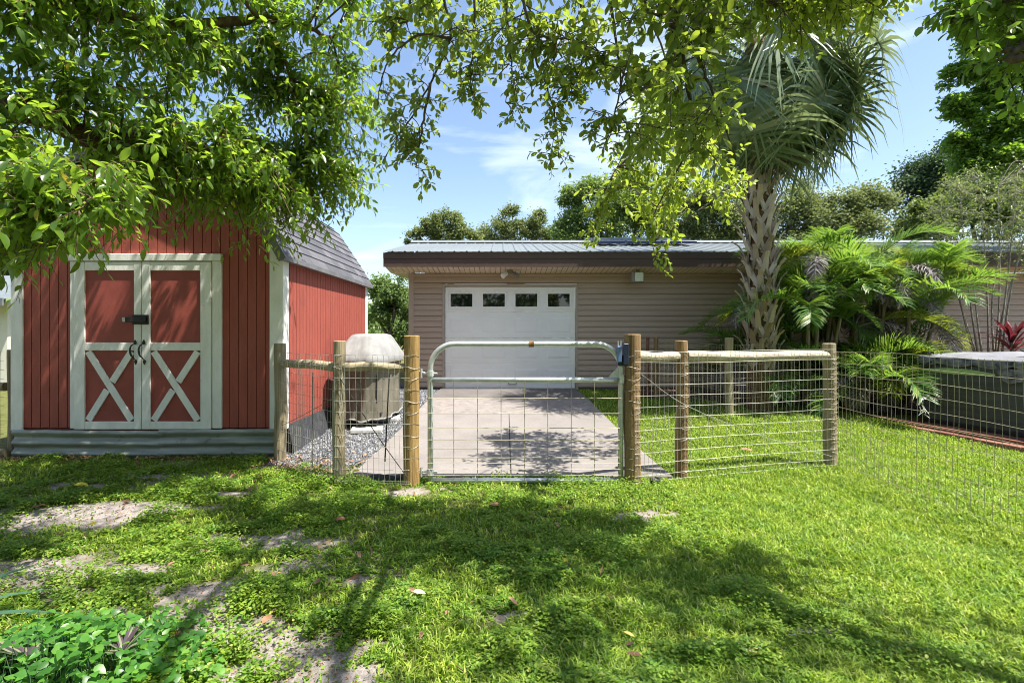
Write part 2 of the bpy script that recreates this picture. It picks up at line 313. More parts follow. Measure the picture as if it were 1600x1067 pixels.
M['weed'] = leafmat('weed_leaf', [(0.0, (0.09, 0.17, 0.022)), (0.5, (0.19, 0.31, 0.035)), (0.9, (0.31, 0.42, 0.05)), (1.0, (0.44, 0.42, 0.12))], trans=(0.44, 0.62, 0.03), tf=0.42, rough=0.5, spec=0.35)
M['litter'] = islandmat('dry_leaf', [(0.0, (0.10, 0.05, 0.03)), (0.5, (0.22, 0.12, 0.07)), (0.9, (0.36, 0.22, 0.14)), (1.0, (0.50, 0.36, 0.05))], rough=0.7)
M['leaf_yellow'] = surf('yellow_leaf', [(0.3, (0.55, 0.42, 0.03)), (0.7, (0.70, 0.58, 0.06))], rough=0.5)
M['leaf_brown'] = surf('brown_leaf', [(0.3, (0.22, 0.10, 0.05)), (0.7, (0.36, 0.19, 0.11))], scale=(30, 30, 30), rough=0.7)
M['leaf_pink'] = surf('tan_leaf', [(0.3, (0.42, 0.28, 0.20)), (0.7, (0.56, 0.41, 0.31))], scale=(30, 30, 30), rough=0.7)
M['stone'] = islandmat('gravel_stone', [(0.0, (0.04, 0.046, 0.056)), (0.5, (0.12, 0.125, 0.14)), (0.85, (0.23, 0.23, 0.24)), (1.0, (0.42, 0.41, 0.40))], rough=0.85, bump=0.3, bscale=120)

def patchy(m, lo, hi, sc):
    "slow colour drift over a planted area: some tufts yellower, some deeper green"
    n = m.node_tree; L = n.links.new; b = n.nodes['Principled BSDF']; r = b.inputs['Base Color'].links[0].from_socket
    tc = N(n, 'ShaderNodeTexCoord'); nz = N(n, 'ShaderNodeTexNoise', Scale=sc, Detail=5, Roughness=0.65); L(tc.outputs['Object'], nz.inputs['Vector'])
    rr = ramp(n, [(0.32, lo), (0.68, hi)]); L(nz.outputs['Fac'], rr.inputs['Fac'])
    k = N(n, 'ShaderNodeMix', data_type='RGBA', blend_type='MULTIPLY'); k.inputs['Factor'].default_value = 1.0; L(r, k.inputs['A']); L(rr.outputs['Color'], k.inputs['B'])
    for l in list(r.links):
        if l.to_node != k: t_ = l.to_socket; n.links.remove(l); L(k.outputs['Result'], t_)
patchy(M['grass'], (0.55, 0.74, 0.75), (1.10, 1.06, 1.0), 4.5); patchy(M['weed'], (0.54, 0.76, 0.8), (1.15, 1.08, 1.0), 5.5)
# ------------------------------------------------------------------ ground
def gz0(x, y):
    return 0.20 * sstep(5.3, 10.6, y)
def gz(x, y):
    x = np.asarray(x, float); y = np.asarray(y, float)
    base = gz0(x, y)
    near = (1 - sstep(5.0, 8.0, y)) * (1 - sstep(8, 14, np.abs(x)))
    return base + near * (0.055 * (fbm(x * 0.9, y * 0.9, 3, 3) - 0.5) + 0.022 * (fbm(x * 5, y * 5, 9, 3) - 0.5))
def gp(u, v, z=0.0):
    Y = (CAM_H - z) * F / (v - VPV); return np.array([(u - VPU) * Y / F, Y])
# worn sandy places (photo position, half-widths in metres)
BARE = [(1000, 805, .42, .16), (1150, 900, .16, .06), (390, 838, .40, .10), (420, 1010, .36, .30), (340, 1000, .28, .24), (510, 1030, .30, .18), (560, 1050, .2, .12),
        (90, 885, .55, .17), (60, 920, .4, .12), (150, 760, .7, .12), (230, 745, .6, .10), (250, 960, .35, .12), (790, 960, .14, .06), (600, 770, .4, .10),
        (1190, 1000, .14, .05), (560, 905, .22, .07), (130, 800, .6, .12), (1240, 985, .2, .05), (300, 925, .3, .10), ]
def bare(x, y):
    x = np.asarray(x, float); y = np.asarray(y, float)
    b = np.zeros_like(x)
    n = 0.75 * (fbm(x * 2.6, y * 2.6, 21, 4) - 0.5) + 1.1 * (fbm(x * 11, y * 11, 25, 3) - 0.5)
    for (u, v, a, c) in BARE:
        px, py = gp(u, v); d = np.sqrt(((x - px) / a) ** 2 + ((y - py) / c) ** 2) + 2.6 * n + 0.12
        b = np.maximum(b, 1 - sstep(0.30, 1.30, d))
    left = 1 - sstep(-1.5, -0.2, x + 0.25 * (y - 3))
    b = np.maximum(b, left * sstep(0.50, 0.72, fbm(x * 1.7 + 9, y * 2.9, 33, 5)) * (y < 5.9))
    return b
def in_drive(x, y, m=0.0):
    t = (y - 4.95) / (10.75 - 4.95); xl = -1.485 + t * 0.205; xr = 1.65 - t * 0.13
    return (y > 4.95 - m) & (y < 10.9) & (x > xl - m) & (x < xr + m)
def in_gravel(x, y, m=0.0):
    t = (y - 4.95) / 5.8; xl = -1.485 + t * 0.205
    return (y > 5.25 + 0.25 * np.sin(3 * x) + 0.55 * np.clip(-x - 1.9, 0, 1) - m) & (y < 12) & (x < xl + 0.02) & (x > -2.55)

def axis(lo, hi, step, far):
    core = np.arange(lo, hi + 1e-6, step); g = [step]
    out = []; d = step
    while sum(out) < far: d *= 1.35; out.append(d)
    cs = np.cumsum(out)
    return np.concatenate([(lo - cs)[::-1], core, hi + cs])
xs = axis(-6.5, 8, 0.07, 500); ys = axis(1.2, 12, 0.07, 500)
GX, GY = np.meshgrid(xs, ys, indexing='ij'); GZ = gz(GX, GY)
nx, ny = GX.shape
ii, jj = np.meshgrid(np.arange(nx - 1), np.arange(ny - 1), indexing='ij'); ii = ii.ravel(); jj = jj.ravel()
gm = MB(); gm.add(np.stack([GX, GY, GZ], -1), np.stack([ii * ny + jj, (ii + 1) * ny + jj, (ii + 1) * ny + jj + 1, ii * ny + jj + 1], 1))
m, n, b = newmat('ground_soil'); L = n.links.new
at = N(n, 'ShaderNodeAttribute', attribute_name='bare'); tcn = N(n, 'ShaderNodeTexCoord')
n1 = N(n, 'ShaderNodeTexNoise', Scale=7.0, Detail=8, Roughness=0.7); n2 = N(n, 'ShaderNodeTexNoise', Scale=55.0, Detail=5, Roughness=0.7)
L(tcn.outputs['Object'], n1.inputs['Vector']); L(tcn.outputs['Object'], n2.inputs['Vector'])
sand = ramp(n, [(0.25, (0.17, 0.145, 0.135)), (0.5, (0.31, 0.270, 0.255)), (0.75, (0.43, 0.38, 0.355))]); L(n2.outputs['Fac'], sand.inputs['Fac'])
soil = ramp(n, [(0.3, (0.075, 0.085, 0.022)), (0.7, (0.15, 0.155, 0.05))]); L(n1.outputs['Fac'], soil.inputs['Fac'])
mxg = N(n, 'ShaderNodeMix', data_type='RGBA'); L(at.outputs['Fac'], mxg.inputs['Factor']); L(soil.outputs['Color'], mxg.inputs['A']); L(sand.outputs['Color'], mxg.inputs['B'])
L(mxg.outputs['Result'], b.inputs['Base Color']); b.inputs['Roughness'].default_value = 0.95; b.inputs['Specular IOR Level'].default_value = 0.15
bpn = N(n, 'ShaderNodeBump', Strength=0.9, Distance=0.02); ad = N(n, 'ShaderNodeMath', operation='ADD'); L(n1.outputs['Fac'], ad.inputs[0]); L(n2.outputs['Fac'], ad.inputs[1])
L(ad.outputs[0], bpn.inputs['Height']); L(bpn.outputs[0], b.inputs['Normal'])
ground = gm.build('ground', m, smooth=True); tag(ground, kind='structure')
ba = np.where((GY < 12) & (np.abs(GX) < 9), bare(GX, GY), 0.0)
ba = np.maximum(ba, 0.55 * ((GX > -6.2) & (GX < -2.4) & (GY > 5.45) & (GY < 5.85)))
att = ground.data.attributes.new('bare', 'FLOAT', 'POINT'); att.data.foreach_set('value', ba.ravel().astype(np.float32))

# driveway slab
m, n, b = newmat('concrete'); L = n.links.new
tcn = N(n, 'ShaderNodeTexCoord'); n1 = N(n, 'ShaderNodeTexNoise', Scale=1.3, Detail=8, Roughness=0.65); n2 = N(n, 'ShaderNodeTexNoise', Scale=45.0, Detail=6, Roughness=0.7)
L(tcn.outputs['Object'], n1.inputs['Vector']); L(tcn.outputs['Object'], n2.inputs['Vector'])
c1 = ramp(n, [(0.3, (0.175, 0.157, 0.145)), (0.7, (0.245, 0.222, 0.209))]); L(n1.outputs['Fac'], c1.inputs['Fac'])
c2 = ramp(n, [(0.35, (0.72, 0.72, 0.72)), (0.6, (1, 1, 1))]); L(n2.outputs['Fac'], c2.inputs['Fac'])
mxg = N(n, 'ShaderNodeMix', data_type='RGBA', blend_type='MULTIPLY'); mxg.inputs['Factor'].default_value = 0.6
L(c1.outputs['Color'], mxg.inputs['A']); L(c2.outputs['Color'], mxg.inputs['B']); L(mxg.outputs['Result'], b.inputs['Base Color']); b.inputs['Roughness'].default_value = 0.9
bpn = N(n, 'ShaderNodeBump', Strength=0.35, Distance=0.008); L(n2.outputs['Fac'], bpn.inputs['Height']); L(bpn.outputs[0], b.inputs['Normal']); M['concrete'] = m
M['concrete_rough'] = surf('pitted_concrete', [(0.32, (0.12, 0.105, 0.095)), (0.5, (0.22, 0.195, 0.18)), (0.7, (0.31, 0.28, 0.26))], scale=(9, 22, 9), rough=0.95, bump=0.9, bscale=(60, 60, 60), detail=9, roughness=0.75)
M['concrete_dark'] = surf('darker_concrete', [(0.3, (0.105, 0.094, 0.088)), (0.7, (0.15, 0.137, 0.128))], scale=(3, 3, 3), rough=0.95, bump=0.4, bscale=(60, 60, 60))  # darker tone for the slab at the garage door and the foundation
def drv(y):
    t = (y - 4.95) / 5.8; return -1.485 + t * 0.205, 1.65 - t * 0.13
dm = MB()
def slab(y0, y1, xa=0.0, xb=1.0, mi=0):
    (l0, r0), (l1, r1) = drv(y0), drv(y1)
    z0 = float(gz0(0, y0)) + 0.035; z1 = float(gz0(0, y1)) + 0.035
    K = 6; v = []
    for k in range(K + 1):
        y = y0 + (y1 - y0) * k / K; l, r = drv(y); z = float(gz0(0, y)) + 0.035
        a, c = l + (r - l) * xa, l + (r - l) * xb
        v += [[a, y, z], [c, y, z], [a, y, z - 0.16], [c, y, z - 0.16]]
    q = []
    for k in range(K):
        o = 4 * k; q += [[o, o + 1, o + 5, o + 4], [o + 2, o, o + 4, o + 6], [o + 1, o + 3, o + 7, o + 5]]
    q += [[2, 3, 1, 0], [4 * K, 4 * K + 1, 4 * K + 3, 4 * K + 2]]
    dm.add(v, q, mi=mi)
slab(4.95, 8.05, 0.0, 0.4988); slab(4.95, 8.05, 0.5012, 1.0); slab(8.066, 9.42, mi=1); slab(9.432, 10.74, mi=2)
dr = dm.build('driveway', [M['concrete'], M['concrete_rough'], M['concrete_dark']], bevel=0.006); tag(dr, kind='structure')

# gravel bed and stones
gv = MB()
gx = np.linspace(-2.56, -1.27, 14); gy = np.linspace(5.15, 12, 60); A, B = np.meshgrid(gx, gy, indexing='ij')
gv.add(np.stack([A, B, gz(A, B) + 0.012 * sstep(5.15, 5.5, B) - 0.01], -1), [[i * 60 + j, (i + 1) * 60 + j, (i + 1) * 60 + j + 1, i * 60 + j + 1] for i in range(13) for j in range(59)])
tag(gv.build('gravel_bed', surf('gravel_dust', [(0.3, (0.05, 0.05, 0.055)), (0.7, (0.13, 0.128, 0.125))], scale=(40, 40, 40), rough=0.95, bump=0.8), smooth=True), kind='structure')
Ns = 26000
sx = R.uniform(-2.56, -1.2, Ns); sy = 5.0 + 6.5 * R.random(Ns) ** 1.5; k = in_gravel(sx, sy, 0.12 * R.random(Ns)); sx, sy = sx[k], sy[k]; Ns = len(sx)
sr = R.uniform(0.007, 0.017, Ns)
octv = np.array([[1, 0, 0], [0, 1, 0], [-1, 0, 0], [0, -1, 0], [0, 0, 1], [0, 0, -1]], float)
octt = np.array([[0, 1, 4], [1, 2, 4], [2, 3, 4], [3, 0, 4], [1, 0, 5], [2, 1, 5], [3, 2, 5], [0, 3, 5]])
V = octv[None] * R.uniform(0.6, 1.3, (Ns, 6, 1)) * sr[:, None, None] * np.array([1.2, 1.0, 0.8])
a = R.uniform(0, 6.28, Ns); ca, sa = np.cos(a)[:, None], np.sin(a)[:, None]
V = np.stack([V[..., 0] * ca - V[..., 1] * sa, V[..., 0] * sa + V[..., 1] * ca, V[..., 2] + R.normal(0, .2, (Ns, 6)) * sr[:, None]], -1)
V += np.stack([sx, sy, gz(sx, sy) + 0.010], -1)[:, None]
gs = MB(); gs.add(V, None, (octt[None] + 6 * np.arange(Ns)[:, None, None]))
tag(gs.build('gravel', M['stone']), 'grey gravel spread between the red shed and the concrete drive', 'gravel', kind='stuff')

# ------------------------------------------------------------------ leaves
def leaves(mb, pos, d, nrm, ln, wd, ts=(0.3, 0.68), ws=(0.92, 0.80), bend=0.18, fold=0.12, mi=0):
    "batch of folded leaves: base, rows of left/mid/right, tip"
    pos = np.asarray(pos, float); n = len(pos)
    if n == 0: return
    d = unit(d); side = unit(np.cross(d, nrm)); up = np.cross(side, d)
    ln = np.broadcast_to(ln, (n,))[:, None]; wd = np.broadcast_to(wd, (n,))[:, None]; bend = np.broadcast_to(bend, (n,))[:, None]
    cols = [pos]
    for t, w in zip(ts, ws):
        c = pos + d * ln * t - up * ln * bend * t * t
        cols += [c - side * wd * w / 2 + up * wd * fold, c, c + side * wd * w / 2 + up * wd * fold]
    cols.append(pos + d * ln - up * ln * bend)
    V = np.stack(cols, 1); k = len(ts); nv = 3 * k + 2
    q = []; t = [[0, 2, 1], [0, 3, 2]]
    for i in range(k - 1):
        o = 1 + 3 * i; q += [[o, o + 1, o + 4, o + 3], [o + 1, o + 2, o + 5, o + 4]]
    o = 1 + 3 * (k - 1); t += [[o, o + 1, nv - 1], [o + 1, o + 2, nv - 1]]
    off = nv * np.arange(n)[:, None, None]
    mb.add(V, (np.array(q)[None] + off) if q else None, np.array(t)[None] + off, mi)
def blades(mb, pos, d, ln, wd, lean, mi=0):
    "grass blades: d horizontal lean direction"
    n = len(pos); side = np.stack([-d[:, 1], d[:, 0], np.zeros(n)], 1)
    d3 = np.stack([d[:, 0], d[:, 1], np.zeros(n)], 1); z = np.array([0, 0, 1.0])
    l = ln[:, None]; w = wd[:, None]; le = lean[:, None]
    m1 = pos + d3 * l * 0.45 * le * 0.7 + z * l * 0.55 * np.sqrt(np.clip(1 - (le * .7) ** 2, .05, 1))
    tip = pos + d3 * l * le + z * l * np.sqrt(np.clip(1 - le ** 2, 0.02, 1)) * 0.85
    V = np.stack([pos - side * w / 2, pos + side * w / 2, m1 + side * w * .42, m1 - side * w * .42, tip], 1)
    off = 5 * np.arange(n)[:, None, None]
    mb.add(V, np.array([[[0, 1, 2, 3]]]) + off, np.array([[[3, 2, 4]]]) + off, mi)
def randdir(n, zlo=-1, zhi=1):
    z = R.uniform(zlo, zhi, n); a = R.uniform(0, 2 * np.pi, n); r = np.sqrt(1 - z * z)
    return np.stack([r * np.cos(a), r * np.sin(a), z], 1)
def twigs(wood, leafmb, st, dr, ln, nl, leaf_l, leaf_w, droop=0.25, cluster=1.0, rad=0.0022, shape=((0.3, 0.68), (0.92, 0.80)), bend=0.2, hang=0.25, mi=0, angle=0.75):
    "batch of curved twigs with leaves spiralling round them"
    st = np.asarray(st, float); n = len(st)
    if n == 0: return
    dr = unit(dr); ln = np.broadcast_to(ln, (n,))
    def at(s): return st + dr * (ln * s)[:, None] + np.array([0, 0, -1.0]) * (ln * droop * s * s)[:, None]
    if wood is not None:
        ref = unit(np.cross(dr, randdir(n))); r2 = np.cross(dr, ref)
        V = []
        for s, rr in ((0, rad * 1.5), (0.5, rad * 1.1), (1.0, rad * 0.6)):
            c = at(np.full(n, s))
            for an in (0, 2.094, 4.189): V.append(c + ref * rr * math.cos(an) + r2 * rr * math.sin(an))
        V = np.stack(V, 1); q = [[3 * k + j, 3 * k + (j + 1) % 3, 3 * k + 3 + (j + 1) % 3, 3 * k + 3 + j] for k in (0, 1) for j in range(3)]
        wood.add(V, np.array(q)[None] + 9 * np.arange(n)[:, None, None])
    u = unit(np.cross(dr, np.array([0.13, 0.21, 1.0]))); w = np.cross(dr, u)
    ph = R.uniform(0, 6.28, n)
    for i in range(nl):
        s = np.clip(((i + 1) / nl) ** (1 / cluster) + R.normal(0, 0.03, n), 0.05, 1.0)
        p = at(s); a = ph + i * 2.4 + R.normal(0, .35, n)
        rad_d = u * np.cos(a)[:, None] + w * np.sin(a)[:, None]
        f = (1 - angle) + (0.35 if i == nl - 1 else 0)
        tdir = unit(dr - np.array([0, 0, 1.0]) * (2 * droop * s)[:, None])
        d = unit(tdir * f * 1.4 + rad_d * angle + np.array([0, 0, -hang]) + R.normal(0, .18, (n, 3)))
        nr = unit(np.array([0, 0, 1.0]) + R.normal(0, .38, (n, 3)) + 0.25 * np.asarray(SUN))
        sc = R.uniform(0.45, 1.2, n)
        leaves(leafmb, p, d, nr, leaf_l * sc, leaf_w * sc * R.uniform(.85, 1.12, n), shape[0], shape[1], bend=R.uniform(0, bend * 2, n), mi=mi)

# ------------------------------------------------------------------ grass, weeds, litter
def scatter_lawn(n, ymin, ymax, pw):
    "points whose density falls as 1/Y^pw across the camera's field, a step wider than the frame"
    u = R.random(n)
    e = 2 - pw
    y = (ymin ** e + u * (ymax ** e - ymin ** e)) ** (1 / e) if abs(e) > 1e-6 else ymin * (ymax / ymin) ** u
    x = R.uniform(-1.12, 1.18, n) * y
    return x, y
gr = MB()
x, y = scatter_lawn(720000, 1.75, 11.5, 1.75)
keep = (~in_drive(x, y, 0.0)) & (~in_gravel(x, y)) & ~((x < -2.45) & (y > 5.72)) & (x > -6) & (x < 9)
lush = sstep(-0.4, 1.6, x + 0.35 * (3.6 - y)) ; lush = np.maximum(lush, sstep(5.0, 5.4, y))
lush = np.clip(lush, 0.30, 1)
bb = bare(x, y); clump = 0.55 + 0.75 * fbm(x * 6, y * 6, 40, 3)
keep &= R.random(len(x)) < lush * (0.05 + 0.95 * (1 - bb) ** 2.2) * clump * np.where(y < 5.6, np.where(y > 4.2, .95, 1.0), 1.0)
keep &= ~((x > 2.7) & (y > 9.5 - 0.42 * (x - 3.0) + 0.15 * np.sin(4 * x))) & (y < 10.65) & ~((x > 5.7) & (y < 8.3) & (y > 7.95 - 2.2 * (x - 5.75)))
x, y = x[keep], y[keep]; n_ = len(x)
a = R.uniform(0, 6.28, n_); z = gz(x, y)
tall = 0.75 + 0.9 * (fbm(x * 3.1, y * 3.1, 50, 3) - 0.3)
ln_ = R.uniform(0.022, 0.082, n_) * tall * np.where(y > 5.0, 1.05, 1.0) * (1 - 0.4 * bare(x, y)); wd_ = R.uniform(0.0045, 0.0105, n_) * (0.8 + 0.10 * y)
blades(gr, np.stack([x, y, z - 0.004], 1), np.stack([np.cos(a), np.sin(a)], 1), ln_, wd_, R.uniform(0.35, 0.93, n_))
tag(gr.build('grass', M['grass']), 'green lawn grass growing round the gate and fence', 'grass', kind='stuff')
# broad-leaved low weeds on the worn side
wd = MB()
x, y = scatter_lawn(560000, 1.75, 5.9, 1.6)
wmask = 1 - sstep(-0.2, 2.4, x + 0.3 * (y - 3.2)); cl = fbm(x * 3.0 + 4, y * 3.6, 60, 4)
keep = (R.random(len(x)) < wmask * sstep(0.28, 0.56, cl) * (0.05 + 0.95 * (1 - bare(x, y)) ** 2.0) * 1.1) & (~in_drive(x, y)) & (~in_gravel(x, y)) & ~((x < -2.45) & (y > 5.74)) & (x > -6.2)
x, y, cl = x[keep], y[keep], cl[keep]; n_ = len(x)
hgt = R.random(n_) * 0.075 * sstep(0.38, 0.75, cl) * 1.3 + 0.004
a = R.uniform(0, 6.28, n_)
d = np.stack([np.cos(a), np.sin(a), R.uniform(-0.1, 0.55, n_)], 1)
nr = unit(np.array([0, 0, 1.0]) + R.normal(0, .35, (n_, 3)))
leaves(wd, np.stack([x, y, gz(x, y) + hgt], 1), d, nr, R.uniform(0.012, 0.026, n_) * (0.85 + 0.06 * y), R.uniform(0.009, 0.018, n_) * (0.85 + 0.06 * y), bend=0.15)
tag(wd.build('ground_weeds', M['weed']), 'low broad leaved weeds spreading over the sandy yard in front of the shed', 'weeds', kind='stuff')
# dry leaves along the shed and the fence foot
lt = MB()
n_ = 1500
x = np.concatenate([R.uniform(-6.3, -2.4, 700), R.normal(-2.1, .35, 420), R.uniform(-4.5, .8, 190)]); y = np.concatenate([5.78 - np.abs(R.normal(0, .16, 700)), R.normal(5.35, .22, 420), R.uniform(2.1, 5.0, 190)])
k = (~in_drive(x, y)) & ~((x < -2.45) & (y > 5.74)); x, y = x[k], y[k]; n_ = len(x)
a = R.uniform(0, 6.28, n_); d = np.stack([np.cos(a), np.sin(a), R.uniform(-.1, .5, n_)], 1)
leaves(lt, np.stack([x, y, gz(x, y) + R.uniform(0.012, 0.04, n_)], 1), d, unit(np.array([0, 0, 1.0]) + R.normal(0, .4, (n_, 3))), R.uniform(.03, .075, n_), R.uniform(.015, .03, n_), bend=R.uniform(-.4, .5, n_), fold=0.2)
tag(lt.build('leaf_litter', M['litter']), 'dry brown leaf litter lying along the shed base and fence foot', 'leaf litter', kind='stuff')
db = MB(); x, y = scatter_lawn(60000, 1.75, 5.8, 1.5); k = (R.random(len(x)) < .35 * bare(x, y) ** 1.5) & ~((x < -2.45) & (y > 5.7)) & (~in_drive(x, y)); x, y = x[k], y[k]; n_ = len(x)
a = R.uniform(0, 6.28, n_); leaves(db, np.stack([x, y, gz(x, y) + .004], 1), np.stack([np.cos(a), np.sin(a), R.uniform(0, .3, n_)], 1), unit(np.array([0, 0, 1.0]) + R.normal(0, .4, (n_, 3))), R.uniform(.006, .028, n_), R.uniform(.003, .010, n_), ts=(.5,), ws=(1.0,))
tag(db.build('sand_debris', M['litter']), 'crumbs of bark and dry leaf strewn over the bare sandy patches', 'debris', kind='stuff')
for (u, v, s, mk, lab) in [(115, 765, .13, 'leaf_yellow', 'large yellow fallen leaf lying near the metal shed skirting'), (150, 828, .09, 'leaf_yellow', 'yellow fallen leaf curled beside a sandy patch of the yard'),
        (410, 985, .085, 'leaf_brown', 'reddish brown fallen leaf lying on bare sand in the foreground'), (1192, 1037, .085, 'leaf_pink', 'pale tan fallen leaf lying in shaded grass at the bottom edge'),
        (782, 800, .10, 'leaf_brown', 'brown fallen leaf lying on the grass straight below the gate'), (540, 823, .11, 'leaf_brown', 'long brown fallen leaf lying on weeds below the left gate post'),
        (645, 940, .07, 'leaf_pink', 'small tan fallen leaf lying among weeds in the middle of the yard'), (1157, 708, .14, 'leaf_brown', 'brown curled leaf on the bright lawn behind the wire fence'),
        (563, 745, .09, 'leaf_yellow', 'small yellow leaf lying beside the fence post on the drive edge')]:
    px, py = gp(u, v); f = MB(); az = R.uniform(0, 6.28)
    leaves(f, [[px, py, float(gz(px, py)) + 0.05]], [[math.cos(az), math.sin(az) * .6, .12]], [[0.1, -.25, 1]], s, s * .48, ts=(.2, .45, .75), ws=(.75, 1, .7), bend=0.25, fold=.14)
    o = f.build('fallen_leaf', M[mk], smooth=True); tag(o, lab, 'fallen leaf', 'leaves fallen on the yard')

# mulch bed under the palms and the tub's paver pad
mb_ = MB()
xs_ = np.linspace(2.7, 14, 50); v = []
for x_ in xs_:
    e = max(9.5 - 0.42 * (x_ - 3.0) + 0.15 * math.sin(4 * x_), 5.5)
    for t in np.linspace(0, 1, 8):
        y_ = e + (10.74 - e) * t; v.append([x_, y_, float(gz(x_, y_)) + 0.012 + 0.02 * random.random() * (t > 0)])
mb_.add(v, [[i * 8 + j, (i + 1) * 8 + j, (i + 1) * 8 + j + 1, i * 8 + j + 1] for i in range(49) for j in range(7)])
tag(mb_.build('mulch_bed', surf('mulch', [(0.3, (0.035, 0.020, 0.014)), (0.55, (0.11, 0.062, 0.045)), (0.75, (0.26, 0.19, 0.15))], scale=(30, 30, 30), rough=0.95, bump=1.0), smooth=False), kind='structure')

# ------------------------------------------------------------------ red gambrel shed
SX0, SX1, SY0, SY1 = -5.533, -2.494, 5.80, 9.40
SZB, EAVE = 0.342, 2.31
SMX = (SX0 + SX1) / 2; HW = (SX1 - SX0) / 2
GPROF = [(HW + 0.07, 2.27), (HW - 0.06, 2.50), (HW - 0.55, 3.24), (HW - 0.62, 3.30), (0.0, 3.78)]   # half profile of the roof, eave to ridge
def roof_z(dx):
    dx = abs(dx)
    for (a, za), (b_, zb) in zip(GPROF[:-1], GPROF[1:]):
        if b_ <= dx <= a: return za + (zb - za) * (a - dx) / (a - b_)
    return GPROF[0][1]
shed = thing('garden_shed', 'red barn style shed with white trim and crossbraced double doors', 'shed', (SMX, SY0, 0))
def grooved_wall(u0, u1, fn, ztop, z0, pitch=0.102, gw=0.011, dp=0.009):
    "fn(u, depth) -> x,y ; vertical plank grooves"
    q = MB(); u = u0
    while u < u1 - 1e-4:
        e = min(u + pitch, u1)
        def quad(a, c, da, dc):
            xa, ya = fn(a, da); xc, yc = fn(c, dc)
            q.add([[xa, ya, z0], [xc, yc, z0], [xc, yc, ztop(c)], [xa, ya, ztop(a)]], [[0, 1, 2, 3]])
        quad(u, e - gw, 0, 0); quad(e - gw, e - gw, 0, dp); quad(e - gw, e, dp, dp); quad(e, e, dp, 0)
        u = e
    return q
fw = grooved_wall(SX0, SX1, lambda u, d: (u, SY0 + d), lambda u: roof_z(u - SMX) - 0.03, SZB)
fw.build('front_wall', M['red'], shed)
sw = grooved_wall(SY0, SY1, lambda u, d: (SX1 - d, u), lambda u: EAVE + 0.02, SZB - 0.02)
sw.build('side_wall', M['red'], shed)
ow = MB(); ow.bx(SX0, SX0 + 0.03, SY0 + 0.02, SY1, SZB, EAVE); [ow.add([[xa, SY1 - .01, SZB], [xb, SY1 - .01, SZB], [xb, SY1 - .01, roof_z(xb - SMX) - .03], [xa, SY1 - .01, roof_z(xa - SMX) - .03]], [[0, 1, 2, 3]]) for xa, xb in zip(np.linspace(SX0, SX1 - .02, 20)[:-1], np.linspace(SX0, SX1 - .02, 20)[1:])]; ow.bx(SX0 + 0.03, SX1 - 0.02, SY0 + 0.03, SY1 - 0.04, 0.25, SZB - 0.01)
ow.build('back_wall', M['red'], shed)
# corner trims
for args in ((SX1 - 0.135, SX1 + 0.020, SY0 - 0.022, SY0 - 0.001, SZB - 0.03, 2.42), (SX1 + 0.001, SX1 + 0.020, SY0 - 0.001, SY0 + 0.135, SZB - 0.03, 2.30),
             (SX0 - 0.02, SX0 + 0.115, SY0 - 0.022, SY0 - 0.001, SZB - 0.03, 2.42), (SX1 + 0.001, SX1 + 0.02, SY1 - 0.12, SY1, SZB - 0.03, 2.30)):
    t = MB(); t.bx(*args); t.build('corner_trim', M['white'], shed, bevel=0.004)
# roof: shingle tabs laid course by course
rf = MB(); RY0, RY1 = SY0 - 0.16, SY1 + 0.12
for sgn in (1, -1):
    for (a, za), (b_, zb) in zip(GPROF[:-1], GPROF[1:]):
        rf.add([[SMX + sgn * a, RY0, za], [SMX + sgn * a, RY1, za], [SMX + sgn * b_, RY1, zb], [SMX + sgn * b_, RY0, zb]], [[0, 1, 2, 3]])
    seg = [np.array([SMX + sgn * a, za]) for a, za in GPROF]; L_ = [np.linalg.norm(seg[i + 1] - seg[i]) for i in range(4)]; tot = sum(L_)
    def along(s):
        for i in range(4):
            if s <= L_[i] or i == 3:
                f = s / L_[i]; p = seg[i] + (seg[i + 1] - seg[i]) * f; d = (seg[i + 1] - seg[i]) / L_[i]; return p, d
            s -= L_[i]
    s = 0.0; row = 0
    while s < tot - 0.02:
        y_ = RY0 - (0.15 if row % 2 else 0.0)
        p0, d0 = along(s); p1, _ = along(min(s + 0.155, tot)); nrm = np.array([d0[1] * sgn, -d0[0] * sgn]);
        if nrm[1] < 0 and abs(d0[0]) > 0.01: nrm = -nrm
        nrm = np.array([sgn * abs(d0[1]), abs(d0[0])])
        while y_ < RY1:
            ya, yb = max(y_, RY0) + 0.002, min(y_ + 0.30, RY1) - 0.002; y_ += 0.30
            if yb - ya < 0.02: continue
            h = 0.014 + 0.003 * random.random(); o_ = 0.004 * random.random()
            a0 = p0 + nrm * (h) - d0 * o_; a1 = p1 + nrm * 0.003; a2 = p0 + nrm * 0.001 - d0 * o_
            rf.add([[a0[0], ya, a0[1]], [a0[0], yb, a0[1]], [a1[0], yb, a1[1]], [a1[0], ya, a1[1]], [a2[0], ya, a2[1]], [a2[0], yb, a2[1]]], [[0, 1, 2, 3], [4, 5, 1, 0]])
        s += 0.14; row += 1
rf.build('roof', M['shingle'], shed)
ed = MB()
for sgn in (1, -1):
    x_ = SMX + sgn * (HW + 0.075); ed.bx(min(x_, x_ + sgn * .012), max(x_, x_ + sgn * .012), RY0, RY1, 2.222, 2.278)
    ed.bx(min(SMX + sgn * HW + sgn * .001, x_), max(SMX + sgn * HW + sgn * .001, x_), RY0 + .01, RY1 - .01, 2.225, 2.24)
    for (a, za), (b_, zb) in zip(GPROF[:-1], GPROF[1:]):
        ed.bar([SMX + sgn * a, RY0 + 0.01, za - 0.045], [SMX + sgn * b_, RY0 + 0.01, zb - 0.045], 0.022, 0.09, up=(0, -.001, 1) if abs(a - b_) > .2 else (sgn, 0, 0.6))
